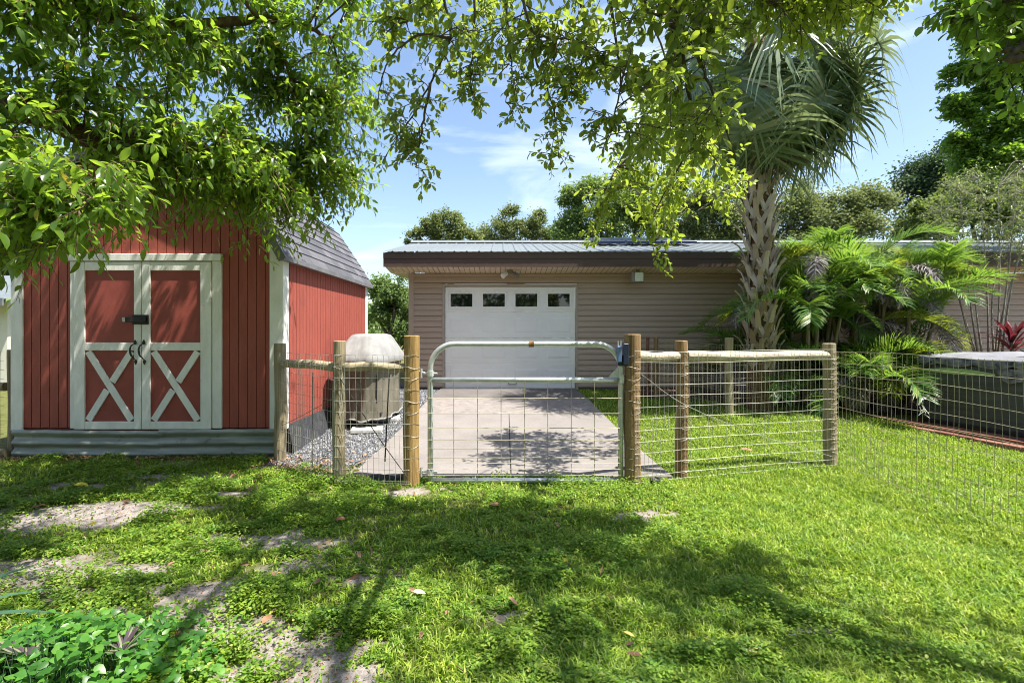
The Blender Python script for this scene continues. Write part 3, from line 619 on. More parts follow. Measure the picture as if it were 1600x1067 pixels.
ed.build('roof_edging', surf('grey_edging', [(0.3, (0.13, 0.13, 0.14)), (0.7, (0.2, 0.2, 0.21))], rough=0.5), shed)
# corrugated skirting, two sheets lapped
def skirt(x0, x1, y, tilt):
    q = MB(); zz = np.linspace(0.0, 0.345, 40)
    pr = [[x0, y - 0.020 + 0.020 * math.cos((z_ - 0.02) / 0.118 * 2 * math.pi) - 0.02 + random.uniform(-.0015, .0015), z_ - 0.02 + 0.0 * tilt] for z_ in zz]
    p = np.array(pr); K = 24; Vv = []
    for k in range(K + 1):
        c = p.copy(); c[:, 0] = x0 + (x1 - x0) * k / K; c[:, 2] += tilt * k / K + 0.002 * math.sin(k * 1.3 + x0); c[:, 1] += 0.003 * math.sin(k * .9 + x0 * 3); Vv.append(c)
    Vv = np.concatenate(Vv); m_ = len(p)
    q.add(Vv, [[k * m_ + j, (k + 1) * m_ + j, (k + 1) * m_ + j + 1, k * m_ + j + 1] for k in range(K) for j in range(m_ - 1)])
    return q
skirt(SX0 + 0.02, -3.80, SY0 + 0.0, -0.012).build('metal_skirting', M['skirt_metal'], shed, smooth=True)
skirt(-3.86, SX1 + 0.01, SY0 - 0.008, 0.014).build('metal_skirting', M['skirt_metal'], shed, smooth=True)
fb = MB(); kk = 30; vv = []
for k in range(kk + 1):
    y_ = SY0 + 0.14 + (SY1 - SY0 - 0.14) * k / kk; w_ = 0.03 + 0.03 * vnoise(k * .7, 2, 5)
    vv += [[SX1 + 0.012, y_, 0.34 + .02 * vnoise(k * .9, 1, 6)], [SX1 + 0.02 + w_ * .5, y_, 0.2], [SX1 + 0.03 + w_ * 1.2, y_, float(gz(SX1, y_)) - .01]]
fb.add(vv, [[3 * k + j, 3 * k + 3 + j, 3 * k + 4 + j, 3 * k + 1 + j] for k in range(kk) for j in (0, 1)]); fb.build('base_fabric', M['fabric'], shed, smooth=True)

def SXp(u): return (u - VPU) * 5.78 / F
def SZp(v): return CAM_H - (v - VPV) * 5.78 / F
yf = SY0 - 0.001
# outer door casing
cs = MB(); cs.bx(SXp(107), SXp(347), yf - 0.050, yf, SZp(408), SZp(397)); cs.build('door_header', M['white'], shed, bevel=0.005)
for a, c in ((110, 117.5), (332, 346.5)):
    cs = MB(); cs.bx(SXp(a), SXp(c), yf - 0.028, yf, SZp(669), SZp(408.4)); cs.build('door_casing', M['white'], shed, bevel=0.004)
def shed_door(u0, u1, st_l, st_r, hx):
    d = thing('door', None, None, (SXp(u0), SY0, SZp(670))); d.parent = shed; d.location = Vector(d.location) - wloc(shed)
    x0, x1 = SXp(u0), SXp(u1); zt, zb = SZp(409.5), SZp(670)
    p = MB(); p.bx(x0 + .01, x1 - .01, yf - 0.020, yf - 0.001, zb + .01, zt - .01); p.build('panel', M['red_panel'], d)
    f = MB(); y0_, y1_ = yf - 0.042, yf - 0.019
    zr1, zm1, zm0, zb1 = SZp(423), SZp(535), SZp(547.5), SZp(658)
    f.bx(x0, x0 + st_l, y0_, y1_, zb, zt); f.bx(x1 - st_r, x1, y0_, y1_, zb, zt)
    f.bx(x0 + st_l + .001, x1 - st_r - .001, y0_ + .002, y1_, zr1, zt); f.bx(x0 + st_l + .001, x1 - st_r - .001, y0_ + .002, y1_, zm0, zm1); f.bx(x0 + st_l + .001, x1 - st_r - .001, y0_ + .002, y1_, zb, zb1)
    f.build('frame', M['white'], d, bevel=0.004)
    a, c = x0 + st_l + .035, x1 - st_r - .035
    ym = (y0_ + y1_) / 2
    lo, hi = zb1 + .012, zm0 - .012
    b1 = MB(); b1.bar([a, ym + .003, hi], [c, ym + .003, lo], 0.075, y1_ - y0_ - .007, up=(0, 1, 0)); b1.build('cross_brace', M['white'], d, bevel=0.003)
    mid = np.array([(a + c) / 2, ym, (lo + hi) / 2]); e = unit(np.array([c - a, 0, hi - lo])) * 0.055
    b2 = MB(); b2.bar([a, ym + .004, lo], mid - e, 0.075, y1_ - y0_ - .008, up=(0, 1, 0)); b2.bar(mid + e, [c, ym + .004, hi], 0.075, y1_ - y0_ - .008, up=(0, 1, 0)); b2.build('cross_brace', M['white'], d, bevel=0.003)
    h = MB(); hz0, hz1 = SZp(568), SZp(532); yh = y0_ - .002
    xx = SXp(hx); s_ = [(0, 0), (-.0, .3), (-.012, .5)]
    pts = [[xx, yh - .012, hz1 - .035], [xx - .012, yh - .045, hz1 - .055], [xx - .022, yh - .055, hz1 - .10], [xx - .012, yh - .052, (hz0 + hz1) / 2 - .03], [xx + .004, yh - .045, hz0 + .075], [xx + .008, yh - .014, hz0 + .045]]
    h.tube(spline(pts, 18), np.concatenate([np.linspace(.005, .011, 9), np.linspace(.011, .005, 9)]), 8)
    for zc, up_ in ((hz1 - .03, 1), (hz0 + .03, -1)):
        xo = 0 if up_ > 0 else .008
        h.prism([(-.016, 0), (0, -.016), (.016, 0), (.012, .018), (0, .040), (-.012, .018)] if up_ > 0 else [(-.012, -.018), (0, -.040), (.012, -.018), (.016, 0), (0, .016), (-.016, 0)], (xx + xo, yh, zc), (1, 0, 0), (0, 0, 1), (0, -1, 0), .010)
    h.build('handle', M['black_iron'], d, smooth=False)
    return d
shed_door(117.8, 222.6, .118, .082, 214)
shed_door(223.6, 331, .092, .118, 227.5)
lk = MB(); yl = yf - .044
lk.bx(SXp(210), SXp(235), yl - .012, yl, SZp(507), SZp(492)); lk.bx(SXp(201), SXp(233), yl - .034, yl - .0125, SZp(503.5), SZp(496))
lk.build('latch', M['black_iron'], shed, bevel=0.004)
lb = MB(); lb.bx(SXp(196.5), SXp(201), yl - .036, yl - .006, SZp(503), SZp(496)); lb.build('bolt_end', M['galv'], shed, bevel=.003)

# ------------------------------------------------------------------ garage wing
GYW = 10.75; GX0 = -1.935; GX1 = 15.0; GZB = 0.21
DX0, DX1, DZ1 = -1.21, 1.535, 2.36
EY = 10.19; EZ0, EZ1 = 2.705, 2.985
gar = thing('house_wing', 'low house wing with taupe siding and grey metal roof behind the gate', 'building', (GX0, GYW, 0.2))
def siding(x0, x1, z0, z1):
    q = MB(); p = [[x0, GYW, z0]]; z_ = z0
    base0 = 0.25; k = math.floor((z0 - base0) / 0.115)
    zs = base0 + k * 0.115
    while zs < z1 - 1e-4:
        for dz, dy in ((0.0, 0.014), (0.011, 0.014), (0.0111, -0.026), (0.066, -0.022), (0.080, -0.012), (0.1149, -0.010)):
            zc = zs + dz
            if z0 - 1e-4 <= zc <= z1 + 1e-4: p.append([x0, GYW + dy, zc])
        zs += 0.115
    p.append([x0, GYW, z1])
    q.extrude(p, (x1 - x0, 0, 0)); return q
wl = MB()
for a in ((GX0, DX0 - .05, GZB + .03, 2.64), (DX1 + .05, GX1, GZB + .03, 2.64), (DX0 - .05, DX1 + .05, DZ1 + .055, 2.64)):
    s_ = siding(*a); wl.add(np.concatenate(s_.v), s_.q[0])
wl.bx(GX0 + .02, DX0 - .05, GYW + .02, GYW + .1, -.1, 2.64); wl.bx(DX1 + .05, GX1, GYW + .02, GYW + .1, -.1, 2.64); wl.bx(GX0 + .02, GX0 + .1, GYW + .11, GYW + 6.0, -.1, 2.66)
wl.build('wall', M['siding'], gar)
ct = MB(); ct.bx(GX0 - .03, GX0 + .075, GYW - .03, GYW - .0205, GZB, 2.645); ct.bx(GX0 - .03, GX0 - .018, GYW - .0204, GYW + .1, GZB, 2.645); ct.build('corner_post', M['siding'], gar)
fd = MB(); fd.bx(DX1 + .05, GX1, GYW - .004, GYW + .0005, 0.0, GZB + .03); fd.bx(GX0, DX0 - .05, GYW - .004, GYW + .0005, 0.0, GZB + .03); fd.build('foundation', M['concrete_dark'], gar)
tr = MB(); tr.bx(DX0 - .05, DX0, GYW - .032, GYW + .06, GZB, DZ1); tr.bx(DX1, DX1 + .05, GYW - .032, GYW + .06, GZB, DZ1); tr.bx(DX0 - .05, DX1 + .05, GYW - .032, GYW + .06, DZ1, DZ1 + .05)
tr.build('door_frame', M['gframe'], gar, bevel=.004)
# sectional door
gd = thing('garage_door', None, None, ((DX0 + DX1) / 2, GYW, GZB)); attach(gd, gar); gd.location = Vector(((DX0 + DX1) / 2, GYW, GZB)) - wloc(gar)
dY = GYW + .012; sh = (DZ1 - GZB - .005) / 4; cw = (DX1 - DX0 - .02) / 4
for i in range(4):
    z0 = GZB + .008 + i * sh; q = MB(); q.bx(DX0 + .01, DX1 - .01, dY, dY + .04, z0, z0 + sh - .006)
    if i < 3:
        for j in range(4):
            xa = DX0 + .01 + j * cw + .10; xb = xa + cw - .20; za, zb = z0 + .11, z0 + sh - .12
            for k, (in_, yy) in enumerate(((0, -.001), (.025, -.016))):
                pass
            # raised panel: sloping border up to a flat field
            o = [[xa, dY - .001, za], [xb, dY - .001, za], [xb, dY - .001, zb], [xa, dY - .001, zb]]
            g1 = [[xa + .02, dY + .0, za + .02], [xb - .02, dY, za + .02], [xb - .02, dY, zb - .02], [xa + .02, dY, zb - .02]]
            q.add([[xa, dY - .0012, za], [xb, dY - .0012, za], [xb, dY - .0012, zb], [xa, dY - .0012, zb]] + [[xa + .028, dY - .008, za + .028], [xb - .028, dY - .008, za + .028], [xb - .028, dY - .008, zb - .028], [xa + .028, dY - .008, zb - .028]],
                  [[0, 1, 5, 4], [1, 2, 6, 5], [2, 3, 7, 6], [3, 0, 4, 7], [4, 5, 6, 7]])
    q.build('door_section', M['gdoor'], gd, bevel=.003)
for j in range(4):
    xc = DX0 + .01 + (j + .5) * cw; xa, xb = (xc - .228, xc + .228); za, zb = SC and (CAM_H - (479 - VPV) * GYW / F), (CAM_H - (459 - VPV) * GYW / F)
    fr = MB()
    for (a, c, e, g) in ((xa - .04, xb + .04, zb, zb + .04), (xa - .04, xb + .04, za - .04, za), (xa - .04, xa, za, zb), (xb, xb + .04, za, zb)): fr.bx(a, c, dY - .016, dY - .0005, e, g)
    w_ = fr.build('window', M['gdoor'], gd, bevel=.003)
    gl = MB(); gl.bx(xa, xb, dY - .006, dY - .002, za, zb); gl.build('pane', M['glass'], w_)
hd = MB(); hz = GZB + .10; hd.bx(.12, .30, dY - .022, dY - .001, hz, hz + .018); hd.bx(.12, .138, dY - .03, dY - .001, hz + .018, hz + .06); hd.bx(.282, .30, dY - .03, dY - .001, hz + .018, hz + .06)
hd.build('lift_handle', M['box_grey'], gd)
# soffit, fascia, roof
RX0 = -2.365; RX1 = GX1 + .3
sf = MB(); x_ = RX0 + .02
while x_ < RX1:
    e = min(x_ + .092, RX1)
    sf.add([[x_, EY + .01, EZ0 + .012], [e, EY + .01, EZ0 + .012], [e, GYW + .01, 2.647], [x_, GYW + .01, 2.647], [e, EY + .01, EZ0 + .05], [e + .013, EY + .01, EZ0 + .05], [e + .013, GYW + .01, 2.685], [e, GYW + .01, 2.685]],
           [[0, 3, 2, 1], [1, 2, 7, 4], [4, 7, 6, 5]]); x_ = e + .013
sf.add([[RX0 + .02, GYW + .01, 2.647], [GX0, GYW + .01, 2.647], [GX0, GYW + 6, 2.9], [RX0 + .02, GYW + 6, 2.9]], [[0, 3, 2, 1]])
sf.build('soffit', M['soffit'], gar)
fa = MB(); fa.bx(RX0, RX1, EY - .02, EY, EZ0, EZ0 + .165); fa.bx(RX0, RX1, EY - .034, EY + .002, EZ0 + .166, EZ1)
fa.bar([RX0 + .01, EY, (EZ0 + EZ1) / 2], [RX0 + .01, 13.6, (EZ0 + EZ1) / 2 + .74], .02, .27); fa.build('fascia', M['fascia'], gar)
RYR, RZR = 13.5, 3.735; rfm = MB()
d_ = np.array([0, RYR - (EY - .06), RZR - (EZ1 + .012)]); pr = []; x_ = RX0 - .03
while x_ < RX1:
    for dx, dz in ((0, 0), (.082, 0), (.084, .004), (.09, .004), (.192, 0.0), (.212, .018), (.228, .018), (.2449, 0)): pr.append([x_ + dx, EY - .06, EZ1 + .014 + dz])
    x_ += .245
rfm.extrude(pr, d_)
rfm.add([[RX0 - .03, RYR, RZR], [RX1, RYR, RZR], [RX1, RYR + 3.3, RZR - .75], [RX0 - .03, RYR + 3.3, RZR - .75]], [[0, 1, 2, 3]])
rfm.build('roof', M['metal_roof'], gar)
rc = MB(); rc.prism([(-.16, -.035), (.16, -.035), (0.02, .045), (-0.02, .045)], (RX0 - .03, RYR, RZR + .035), (0, 1, 0), (0, 0, 1), (1, 0, 0), RX1 - RX0); rc.build('ridge_cap', M['metal_roof'], gar)
# window half hidden behind the palms, conduit
wn_ = MB(); za, zb = 1.35, 1.95
xa, xb = 7.9, 8.75
for (a, c, e, g) in ((xa - .06, xb + .06, zb, zb + .06), (xa - .06, xb + .06, za - .06, za), (xa - .06, xa, za, zb), (xb, xb + .06, za, zb)): wn_.bx(a, c, GYW - .05, GYW - .021, e, g)
w_ = wn_.build('window', M['gframe'], gar); gl = MB(); gl.bx(xa, xb, GYW - .03, GYW - .024, za, zb); gl.build('pane', M['glass'], w_)
ub = thing('utility_box', 'small grey electrical box with conduit on the taupe siding behind the tub', 'electrical box', (9.33, GYW, 1.3))
q = MB(); q.bx(9.25, 9.52, GYW - .13, GYW - .021, 1.28, 1.62); q.build('box', M['box_grey'], ub, bevel=.01)
q = MB(); q.tube([[9.2, GYW - .05, .2], [9.2, GYW - .05, 2.3]], .025, 8); q.build('conduit', M['box_grey'], ub)
# lamps under the eave
def eavez(y): return EZ0 + .012 + (y - EY - .01) / (GYW - EY) * (2.647 - EZ0 - .012)
lx = (797 - VPU) * 10.5 / F
sl_ = thing('spotlight', 'twin white spotlights under the eave above the garage door', 'outdoor light', (lx, 10.5, eavez(10.5)))
q = MB(); q.tube([[lx, 10.5, eavez(10.5) - .03], [lx, 10.5, eavez(10.5)]], .06, 14); q.bx(lx - .09, lx + .09, 10.485, 10.515, eavez(10.5) - .055, eavez(10.5) - .031); q.build('mount', M['lamp_body'], sl_)
for s_ in (-1, 1):
    q = MB(); c0 = np.array([lx + s_ * .06, 10.5, eavez(10.5) - .06]); dv = unit(np.array([s_ * .7, -.6, -.55])); q.tube([c0, c0 + dv * .03, c0 + dv * .10, c0 + dv * .14], [.03, .04, .05, .055], 14); q.build('lamp_head', M['lamp_white'] if s_ < 0 else M['lamp_body'], sl_, smooth=False)
fx = (996 - VPU) * 10.45 / F; fz = eavez(10.45)
fl = thing('floodlight', 'square floodlight with pale lens hanging under the eave beside the door', 'outdoor light', (fx, 10.45, fz))
q = MB(); q.bx(fx - .14, fx + .11, 10.36, 10.48, fz - .27, fz - .05); q.build('housing', M['lamp_body'], fl, bevel=.012, seg=2)
q = MB(); q.bx(fx - .075, fx + .095, 10.343, 10.359, fz - .25, fz - .07); q.build('lens', M['lamp_lens'], fl, bevel=.004)
q = MB(); q.bx(fx - .03, fx + .03, 10.40, 10.46, fz - .05, fz); q.build('bracket', M['lamp_body'], fl)
# skylight panels on the roof
def roofpt(x, y, h=0.0):
    t = (y - (EY - .06)) / (RYR - EY + .06); return np.array([x, y, EZ1 + .014 + t * d_[2] + h])
sp = thing('solar_panel', 'low dark blue solar heating panel lying on the metal roof ridge', 'solar panel', roofpt(3.4, 12.7))
q = MB()
for x_ in (2.1, 2.95, 3.8):
    a0, a1 = roofpt(x_, 12.1, .07), roofpt(x_ + .8, 13.25, .10)
    q.add([[x_, 12.1, a0[2]], [x_ + .8, 12.1, a0[2]], [x_ + .8, 13.25, a1[2]], [x_, 13.25, a1[2]], [x_, 12.1, a0[2] + .06], [x_ + .8, 12.1, a0[2] + .06], [x_ + .8, 13.25, a1[2] + .06], [x_, 13.25, a1[2] + .06]],
          [[3, 2, 1, 0], [4, 5, 6, 7], [0, 1, 5, 4], [1, 2, 6, 5], [2, 3, 7, 6], [3, 0, 4, 7]])
q.build('panel', M['solar'], sp, bevel=.006)
q = MB()
for x_ in (2.3, 3.3, 4.3):
    for y_ in (12.3, 13.0): q.tube([roofpt(x_, y_, -.01), roofpt(x_, y_, .09)], .02, 6)
q.build('feet', M['galv'], sp)

# ------------------------------------------------------------------ metal gate
GY = 4.79
def GP(u, v): return P(u, v, GY)
gate = thing('farm_gate', 'galvanized tube gate with wire mesh lower half across the concrete drive', 'gate', (GP(820, 752)[0], GY, 0.03))
xl, xr = GP(672.5, 0)[0], GP(970, 0)[0]; zt, zb, zc = GP(0, 537.5)[2], GP(0, 750.5)[2], GP(0, 593.5)[2]; rr = .23; tr_ = .0265
arc = lambda cx, cz, a0, a1: [[cx + rr * math.cos(a), GY, cz + rr * math.sin(a)] for a in np.linspace(a0, a1, 12)]
q = MB()
path = [[xl, GY, zb - .03], [xl, GY, .5], [xl, GY, zt - rr - .05]] + arc(xl + rr, zt - rr, math.pi, math.pi / 2) + [[0, GY, zt]] + arc(xr - rr, zt - rr, math.pi / 2, 0) + [[xr, GY, zt - rr - .05], [xr, GY, .5], [xr, GY, zb - .03]]
path = np.array(path); q.tube(path, tr_, 12); q.build('frame', M['galv'], gate, smooth=True)
q = MB(); q.tube([[xl + .01, GY, zc], [xr - .01, GY, zc]], .0245, 12); q.build('crossbar', M['galv'], gate, smooth=True)
q = MB(); q.tube([[xl + .01, GY, zb], [xr - .01, GY, zb]], .0245, 12); q.build('bottom_bar', M['galv'], gate, smooth=True)
q = MB(); q.prism([(-.01, -.01), (-.01, .12), (-.13, -.01)], (xr, GY - .005, zc + .02), (1, 0, 0), (0, 0, 1), (0, 1, 0), .01); q.bx(xr - .02, xr + .02, GY - .031, GY - .027, zc - .03, zc + .05); q.build('gusset', M['galv'], gate)
q = MB()
for u in (674.5, 709.5, 746.5, 783, 819.5, 855.5, 892, 928, 965): q.tube([[GP(u, 0)[0], GY - .028, zb - .005], [GP(u, 0)[0], GY - .028, zc]], .0032, 5)
for v in (621.5, 645, 667.5, 686, 699.5, 713.5, 722, 731.5, 741): q.tube([[xl - .02, GY - .033, GP(0, v)[2]], [xr + .0, GY - .033, GP(0, v)[2]]], .0032, 5)
q.build('wire_mesh', M['wire_dark'], gate)
for v in (583.5, 737.5):
    q = MB(); z_ = GP(0, v)[2]; q.tube([[xl, GY, z_ - .022], [xl, GY, z_ + .022]], .036, 12); q.tube([[xl + .03, GY - .0, z_], [xl + .065, GY, z_]], .011, 8); q.tube([[xl - .03, GY, z_], [xl - .085, GY, z_ + .012]], .010, 8); q.tube([[xl - .085, GY, z_ - .04], [xl - .085, GY, z_ + .045]], .012, 8); q.tube([[xl - .085, GY, z_ + .02], [xl - .145, GY, z_ + .022]], .009, 8)
    q.build('hinge', M['galv'], gate)
lt_ = MB(); z_ = GP(0, 563)[2]; lt_.bx(xr - .034, xr + .036, GY - .045, GY + .04, z_ - .05, z_ + .05); lt_.tube([[xr + .02, GY - .02, z_ + .01], [xr + .10, GY - .03, z_ + .02]], .018, 8); lt_.build('gate_latch', M['lock'], gate, bevel=.006)
nt_ = MB(); nt_.tube([[GP(826, 0)[0], GY - .002, zt], [GP(834, 0)[0], GY - .002, zt]], .029, 12); nt_.build('rust_band', surf('rust', [(0.3, (0.16, 0.07, 0.02)), (0.7, (0.34, 0.18, 0.06))], rough=.8), gate)

# ------------------------------------------------------------------ posts, rails, mesh
def post(u, vb, vt, wpx, Y, mat, parent, lean=(0, 0), twist=0.0):
    "round fence post; returns its axis foot"
    b0 = P(u, vb, Y); top = CAM_H - (vt - VPV) * Y / F; r = wpx * Y / F / 2
    zg = float(gz(b0[0], Y)) - .15; K = 16; n_ = 18; zs = np.linspace(zg, top, K)
    pts = np.stack([b0[0] + lean[0] * (zs - zg), np.full(K, Y) + lean[1] * (zs - zg), zs], 1)
    pts[:, 0] += .004 * np.sin(zs * 5 + u); pts[:, 1] += .004 * np.cos(zs * 4 + u)
    rad = r * (1.03 - .04 * np.linspace(0, 1, K)) * (1 + .02 * np.sin(zs * 9 + u)); pts = np.concatenate([pts, pts[-1:] + [[0, 0, .006]]]); rad = np.append(rad, r * .88)
    wob = 1 + .035 * (R.random((1, n_)) - .5) + .02 * (R.random((K + 1, n_)) - .5)
    q = MB(); q.tube(pts, rad, n_, wob=wob); q.build('post', mat, parent, smooth=False)
    return np.array([b0[0], Y, zg + .15])
def rail(a, b_, r, mat, parent, sagz=0.0):
    a = np.array(a, float); b_ = np.array(b_, float); K = 14; n_ = 14; t = np.linspace(0, 1, K)
    pts = a + (b_ - a) * t[:, None]; pts[:, 2] += .006 * np.sin(t * 7 + a[0]) - sagz * np.sin(t * math.pi)
    wob = 1 + .04 * (R.random((1, n_)) - .5) + .03 * (R.random((K, n_)) - .5)
    q = MB(); q.tube(pts, r * (1 + .03 * np.sin(t * 9 + a[0])), n_, wob=wob); return q.build('rail', mat, parent, smooth=False)
def mesh_run(q, pts, top, bot, sp=.051, hs=.105, r=.0017, rag=.003, seed=0, jit=.009):
    "welded mesh along ground polyline pts (x,y): vertical wires, horizontal wires"
    rg = np.random.default_rng(seed); pts = np.asarray(pts, float); seg = np.linalg.norm(np.diff(pts, axis=0), axis=1); cum = np.concatenate([[0], np.cumsum(seg)]); tot = cum[-1]
    def at(s): return np.stack([np.interp(s, cum, pts[:, 0]), np.interp(s, cum, pts[:, 1])], -1)
    nrm_bulge = lambda s, z: .006 * np.sin(s * 2.3 + seed) * np.sin(z * 2.6)
    d = unit(pts[-1] - pts[0]); nn = np.array([-d[1], d[0]])
    zz = np.linspace(bot, top, 6); g0_, g1_ = float(gz(*pts[0])), float(gz(*pts[-1]))
    for s in np.arange(0, tot + 1e-6, sp):
        x, y = at(s); s_ = s + 0 * zz
        xy = at(np.clip(s + rg.normal(0, jit / 2) + jit * np.sin(zz * 4 + s * 3), 0, tot)) + nn * nrm_bulge(s_, zz)[:, None]
        zg = g0_ + (g1_ - g0_) * s / tot
        q.tube(np.column_stack([xy, zz + zg]), r, 4, cap=False)
    K = max(8, int(tot / .12)); ss = np.linspace(0, tot, K)
    for z_ in np.append(np.arange(top, bot, -hs), bot):
        xy = at(ss) + nn * nrm_bulge(ss, z_)[:, None]; zg = g0_ + (g1_ - g0_) * ss / tot
        q.tube(np.column_stack([xy, z_ + zg + rag * np.sin(ss * 3.7 + z_ * 5 + seed)]), r * 1.0, 4, cap=False)
def wraps(q, foot, r, z0, z1, hs=.105, wr=.0018):
    for z_ in np.arange(z1, z0, -hs):
        an = np.linspace(math.pi * .95, math.pi * 2.05, 10)
        q.tube(np.column_stack([foot[0] + (r + .003) * np.cos(an), foot[1] + (r + .003) * np.sin(an), z_ + .012 * np.sin(an * 2 + z_ * 40)]), wr, 4, cap=False)

f1 = thing('wire_fence', 'short round post and wire fence joining the gate to the red shed corner', 'fence', (-1.53, 4.79, 0))
pA = post(643, 757, 525, 24, 4.79, M['wood_yellow'], f1); pE = post(529, 756, 533.5, 19, 4.79, M['wood_grey'], f1, lean=(.004, 0)); pF = post(438, 708, 537, 18, 5.68, M['wood_grey'], f1)
rail([pE[0] + .05, 4.79, 1.105], [pA[0] - .06, 4.79, 1.095], .043, M['wood_rail'], f1); rail([pF[0] + .05, 5.65, 1.085], [pE[0] - .03, 4.83, 1.10], .045, M['wood_rail'], f1)
q = MB(); mesh_run(q, [[pE[0] - .02, 4.725], [pA[0], 4.70]], 1.205, .03, seed=1); mesh_run(q, [[pF[0], 5.60], [pE[0], 4.73]], 1.205, .03, seed=2)
wraps(q, pA, .072, .05, 1.2); wraps(q, pE, .057, .05, 1.2); q.build('wire_mesh', M['wire'], f1)
q = MB(); q.tube(spline([[pE[0] + .03, 4.74, 1.0], [pE[0] + .35, 4.75, .50], [pA[0] - .02, 4.70, .09]], 12), .0045, 5); q.tube(spline([[pF[0] + .05, 5.6, .40], [pF[0] + .5, 5.3, .62], [pE[0] - .1, 4.95, .80], [pE[0], 4.76, .95]], 14), .003, 5)
q.tube([[pF[0] + .55, 5.15, 0], [pF[0] + .56, 5.14, 1.02]], .006, 5); q.tube([[pE[0] + .42, 4.85, .2], [pE[0] + .46, 4.85, 1.02]], .007, 5)
q.build('brace_wire', M['plastic_black'], f1)

f2 = thing('wire_fence', 'post and wire fence with pale top rail running right from the gate latch', 'fence', (2.3, 5.0, 0))
pB = post(988, 754, 523, 24.5, 4.79, M['wood_brown'], f2); pC = post(1066, 744, 533, 19, 5.04, M['wood_brown'], f2, lean=(-.004, 0)); pD = post(1298, 727, 537, 18.5, 5.47, M['wood_grey'], f2, lean=(-.012, 0))
rail([pB[0] + .06, 4.83, 1.195], [pC[0] - .05, 5.02, 1.185], .045, M['wood_rail_pale'], f2); rail([pC[0] + .05, 5.06, 1.185], [pD[0] - .03, 5.46, 1.17], .050, M['wood_rail_pale'], f2)
q = MB(); mesh_run(q, [[pB[0], 4.70], [pC[0], 4.965]], 1.245, .03, seed=3); mesh_run(q, [[pC[0], 4.965], [pD[0], 5.39]], 1.245, .03, seed=4)
wraps(q, pB, .074, .05, 1.2); wraps(q, pC, .06, .05, 1.22); wraps(q, pD, .064, .05, 1.2); q.build('wire_mesh', M['wire'], f2)
q = MB(); q.tube(spline([[pB[0] + .08, 4.76, 1.03], [pC[0], 4.94, .72], [pD[0] - .9, 5.25, .38], [pD[0] - .05, 5.38, .12]], 20), .003, 5); q.build('brace_wire', M['wire'], f2)
q = MB(); z_ = GP(0, 553)[2]; xx = pB[0] - .10
q.bx(xx - .055, xx - .012, 4.715, 4.765, z_ - .075, z_ + .075); q.build('padlock', M['lock_blue'], f2, bevel=.008)
q = MB(); q.bx(xx + .0, xx + .05, 4.71, 4.78, z_ - .10, z_ + .10); q.tube([[xx - .05, 4.74, z_ - .06], [xx + .05, 4.735, z_ - .085]], .012, 6); q.build('latch_bracket', M['lock'], f2, bevel=.006)
q = MB()
for dx in (-.045, -.02): q.tube([[xx + dx, 4.74, z_ + .07], [xx + dx, 4.74, z_ + .125]], .006, 6)
q.build('shackle', M['galv'], f2)

f3 = thing('wire_fence', 'long wire mesh fence without rail running across the sunny lawn beside the tub', 'fence', (3.56, 4.5, 0))
q = MB(); mesh_run(q, [[pD[0] + .02, 5.42], [3.55, 4.6], [3.60, 3.6], [3.58, 2.4], [3.62, 1.0]], 1.225, .0, seed=5, r=.0021, hs=.118, sp=.054, jit=.010, rag=.008)
wraps(q, pD + np.array([0, 0, 0]), .066, .1, 1.15); q.build('wire_mesh', M['wire_dark'], f3)
tg = MB(); p0 = P(1441, 620, 4.6)
for k in range(14):
    a = p0 + np.array([R.normal(0, .012), R.normal(0, .008), -.012 * k]); tg.tube([a, a + R.normal(0, .028, 3) + [0, 0, -.01]], .003, 4)
tag(tg.build('wire_tie', M['lamp_white']), 'ragged pale scrap of twine caught in the wire mesh before the tub', 'twine')

f4 = thing('wire_fence', 'older low wire fence with thin posts standing nearer the taupe garage wall', 'fence', (3.4, 8.2, 0.08))
pG = post(1139, 652, 528, 12.5, 8.1, M['wood_grey'], f4); pH = post(1025, 630, 527, 7.5, 9.6, M['wood_brown'], f4); pI = post(1012, 630, 527, 5.5, 9.6, M['wood_red'], f4)
q = MB(); mesh_run(q, [[pH[0], 9.55], [pG[0], 8.05]], 1.10, .02, seed=6, r=.0022); mesh_run(q, [[pG[0], 8.05], [4.3, 8.25], [5.0, 8.6]], 1.10, .02, seed=7, r=.0022); q.build('wire_mesh', M['wire_dark'], f4)
q = MB(); q.bx(2.75, 2.79, 9.5, 9.54, .2, .22); rail([pH[0] + .04, 9.55, .95], [pG[0] - .05, 8.14, .92], .04, M['wood_brown'], f4)

f5 = thing('wire_fence', 'dark post and rail fence at the far side of the red shed', 'fence', (-5.7, 5.8, 0))
post(17.5, 716, 547, 9, 5.9, M['wood_grey'], f5); rail([-8.5, 5.9, .83], [-5.72, 5.9, .80], .05, M['wood_grey'], f5); rail([-8.5, 5.72, .07], [-5.56, 5.72, .05], .075, M['wood_grey'], f5)
q = MB(); mesh_run(q, [[-8.5, 5.85], [-5.7, 5.85]], 1.2, .03, seed=8, r=.002); q.build('wire_mesh', M['wire_dark'], f5)
bk = MB(); 
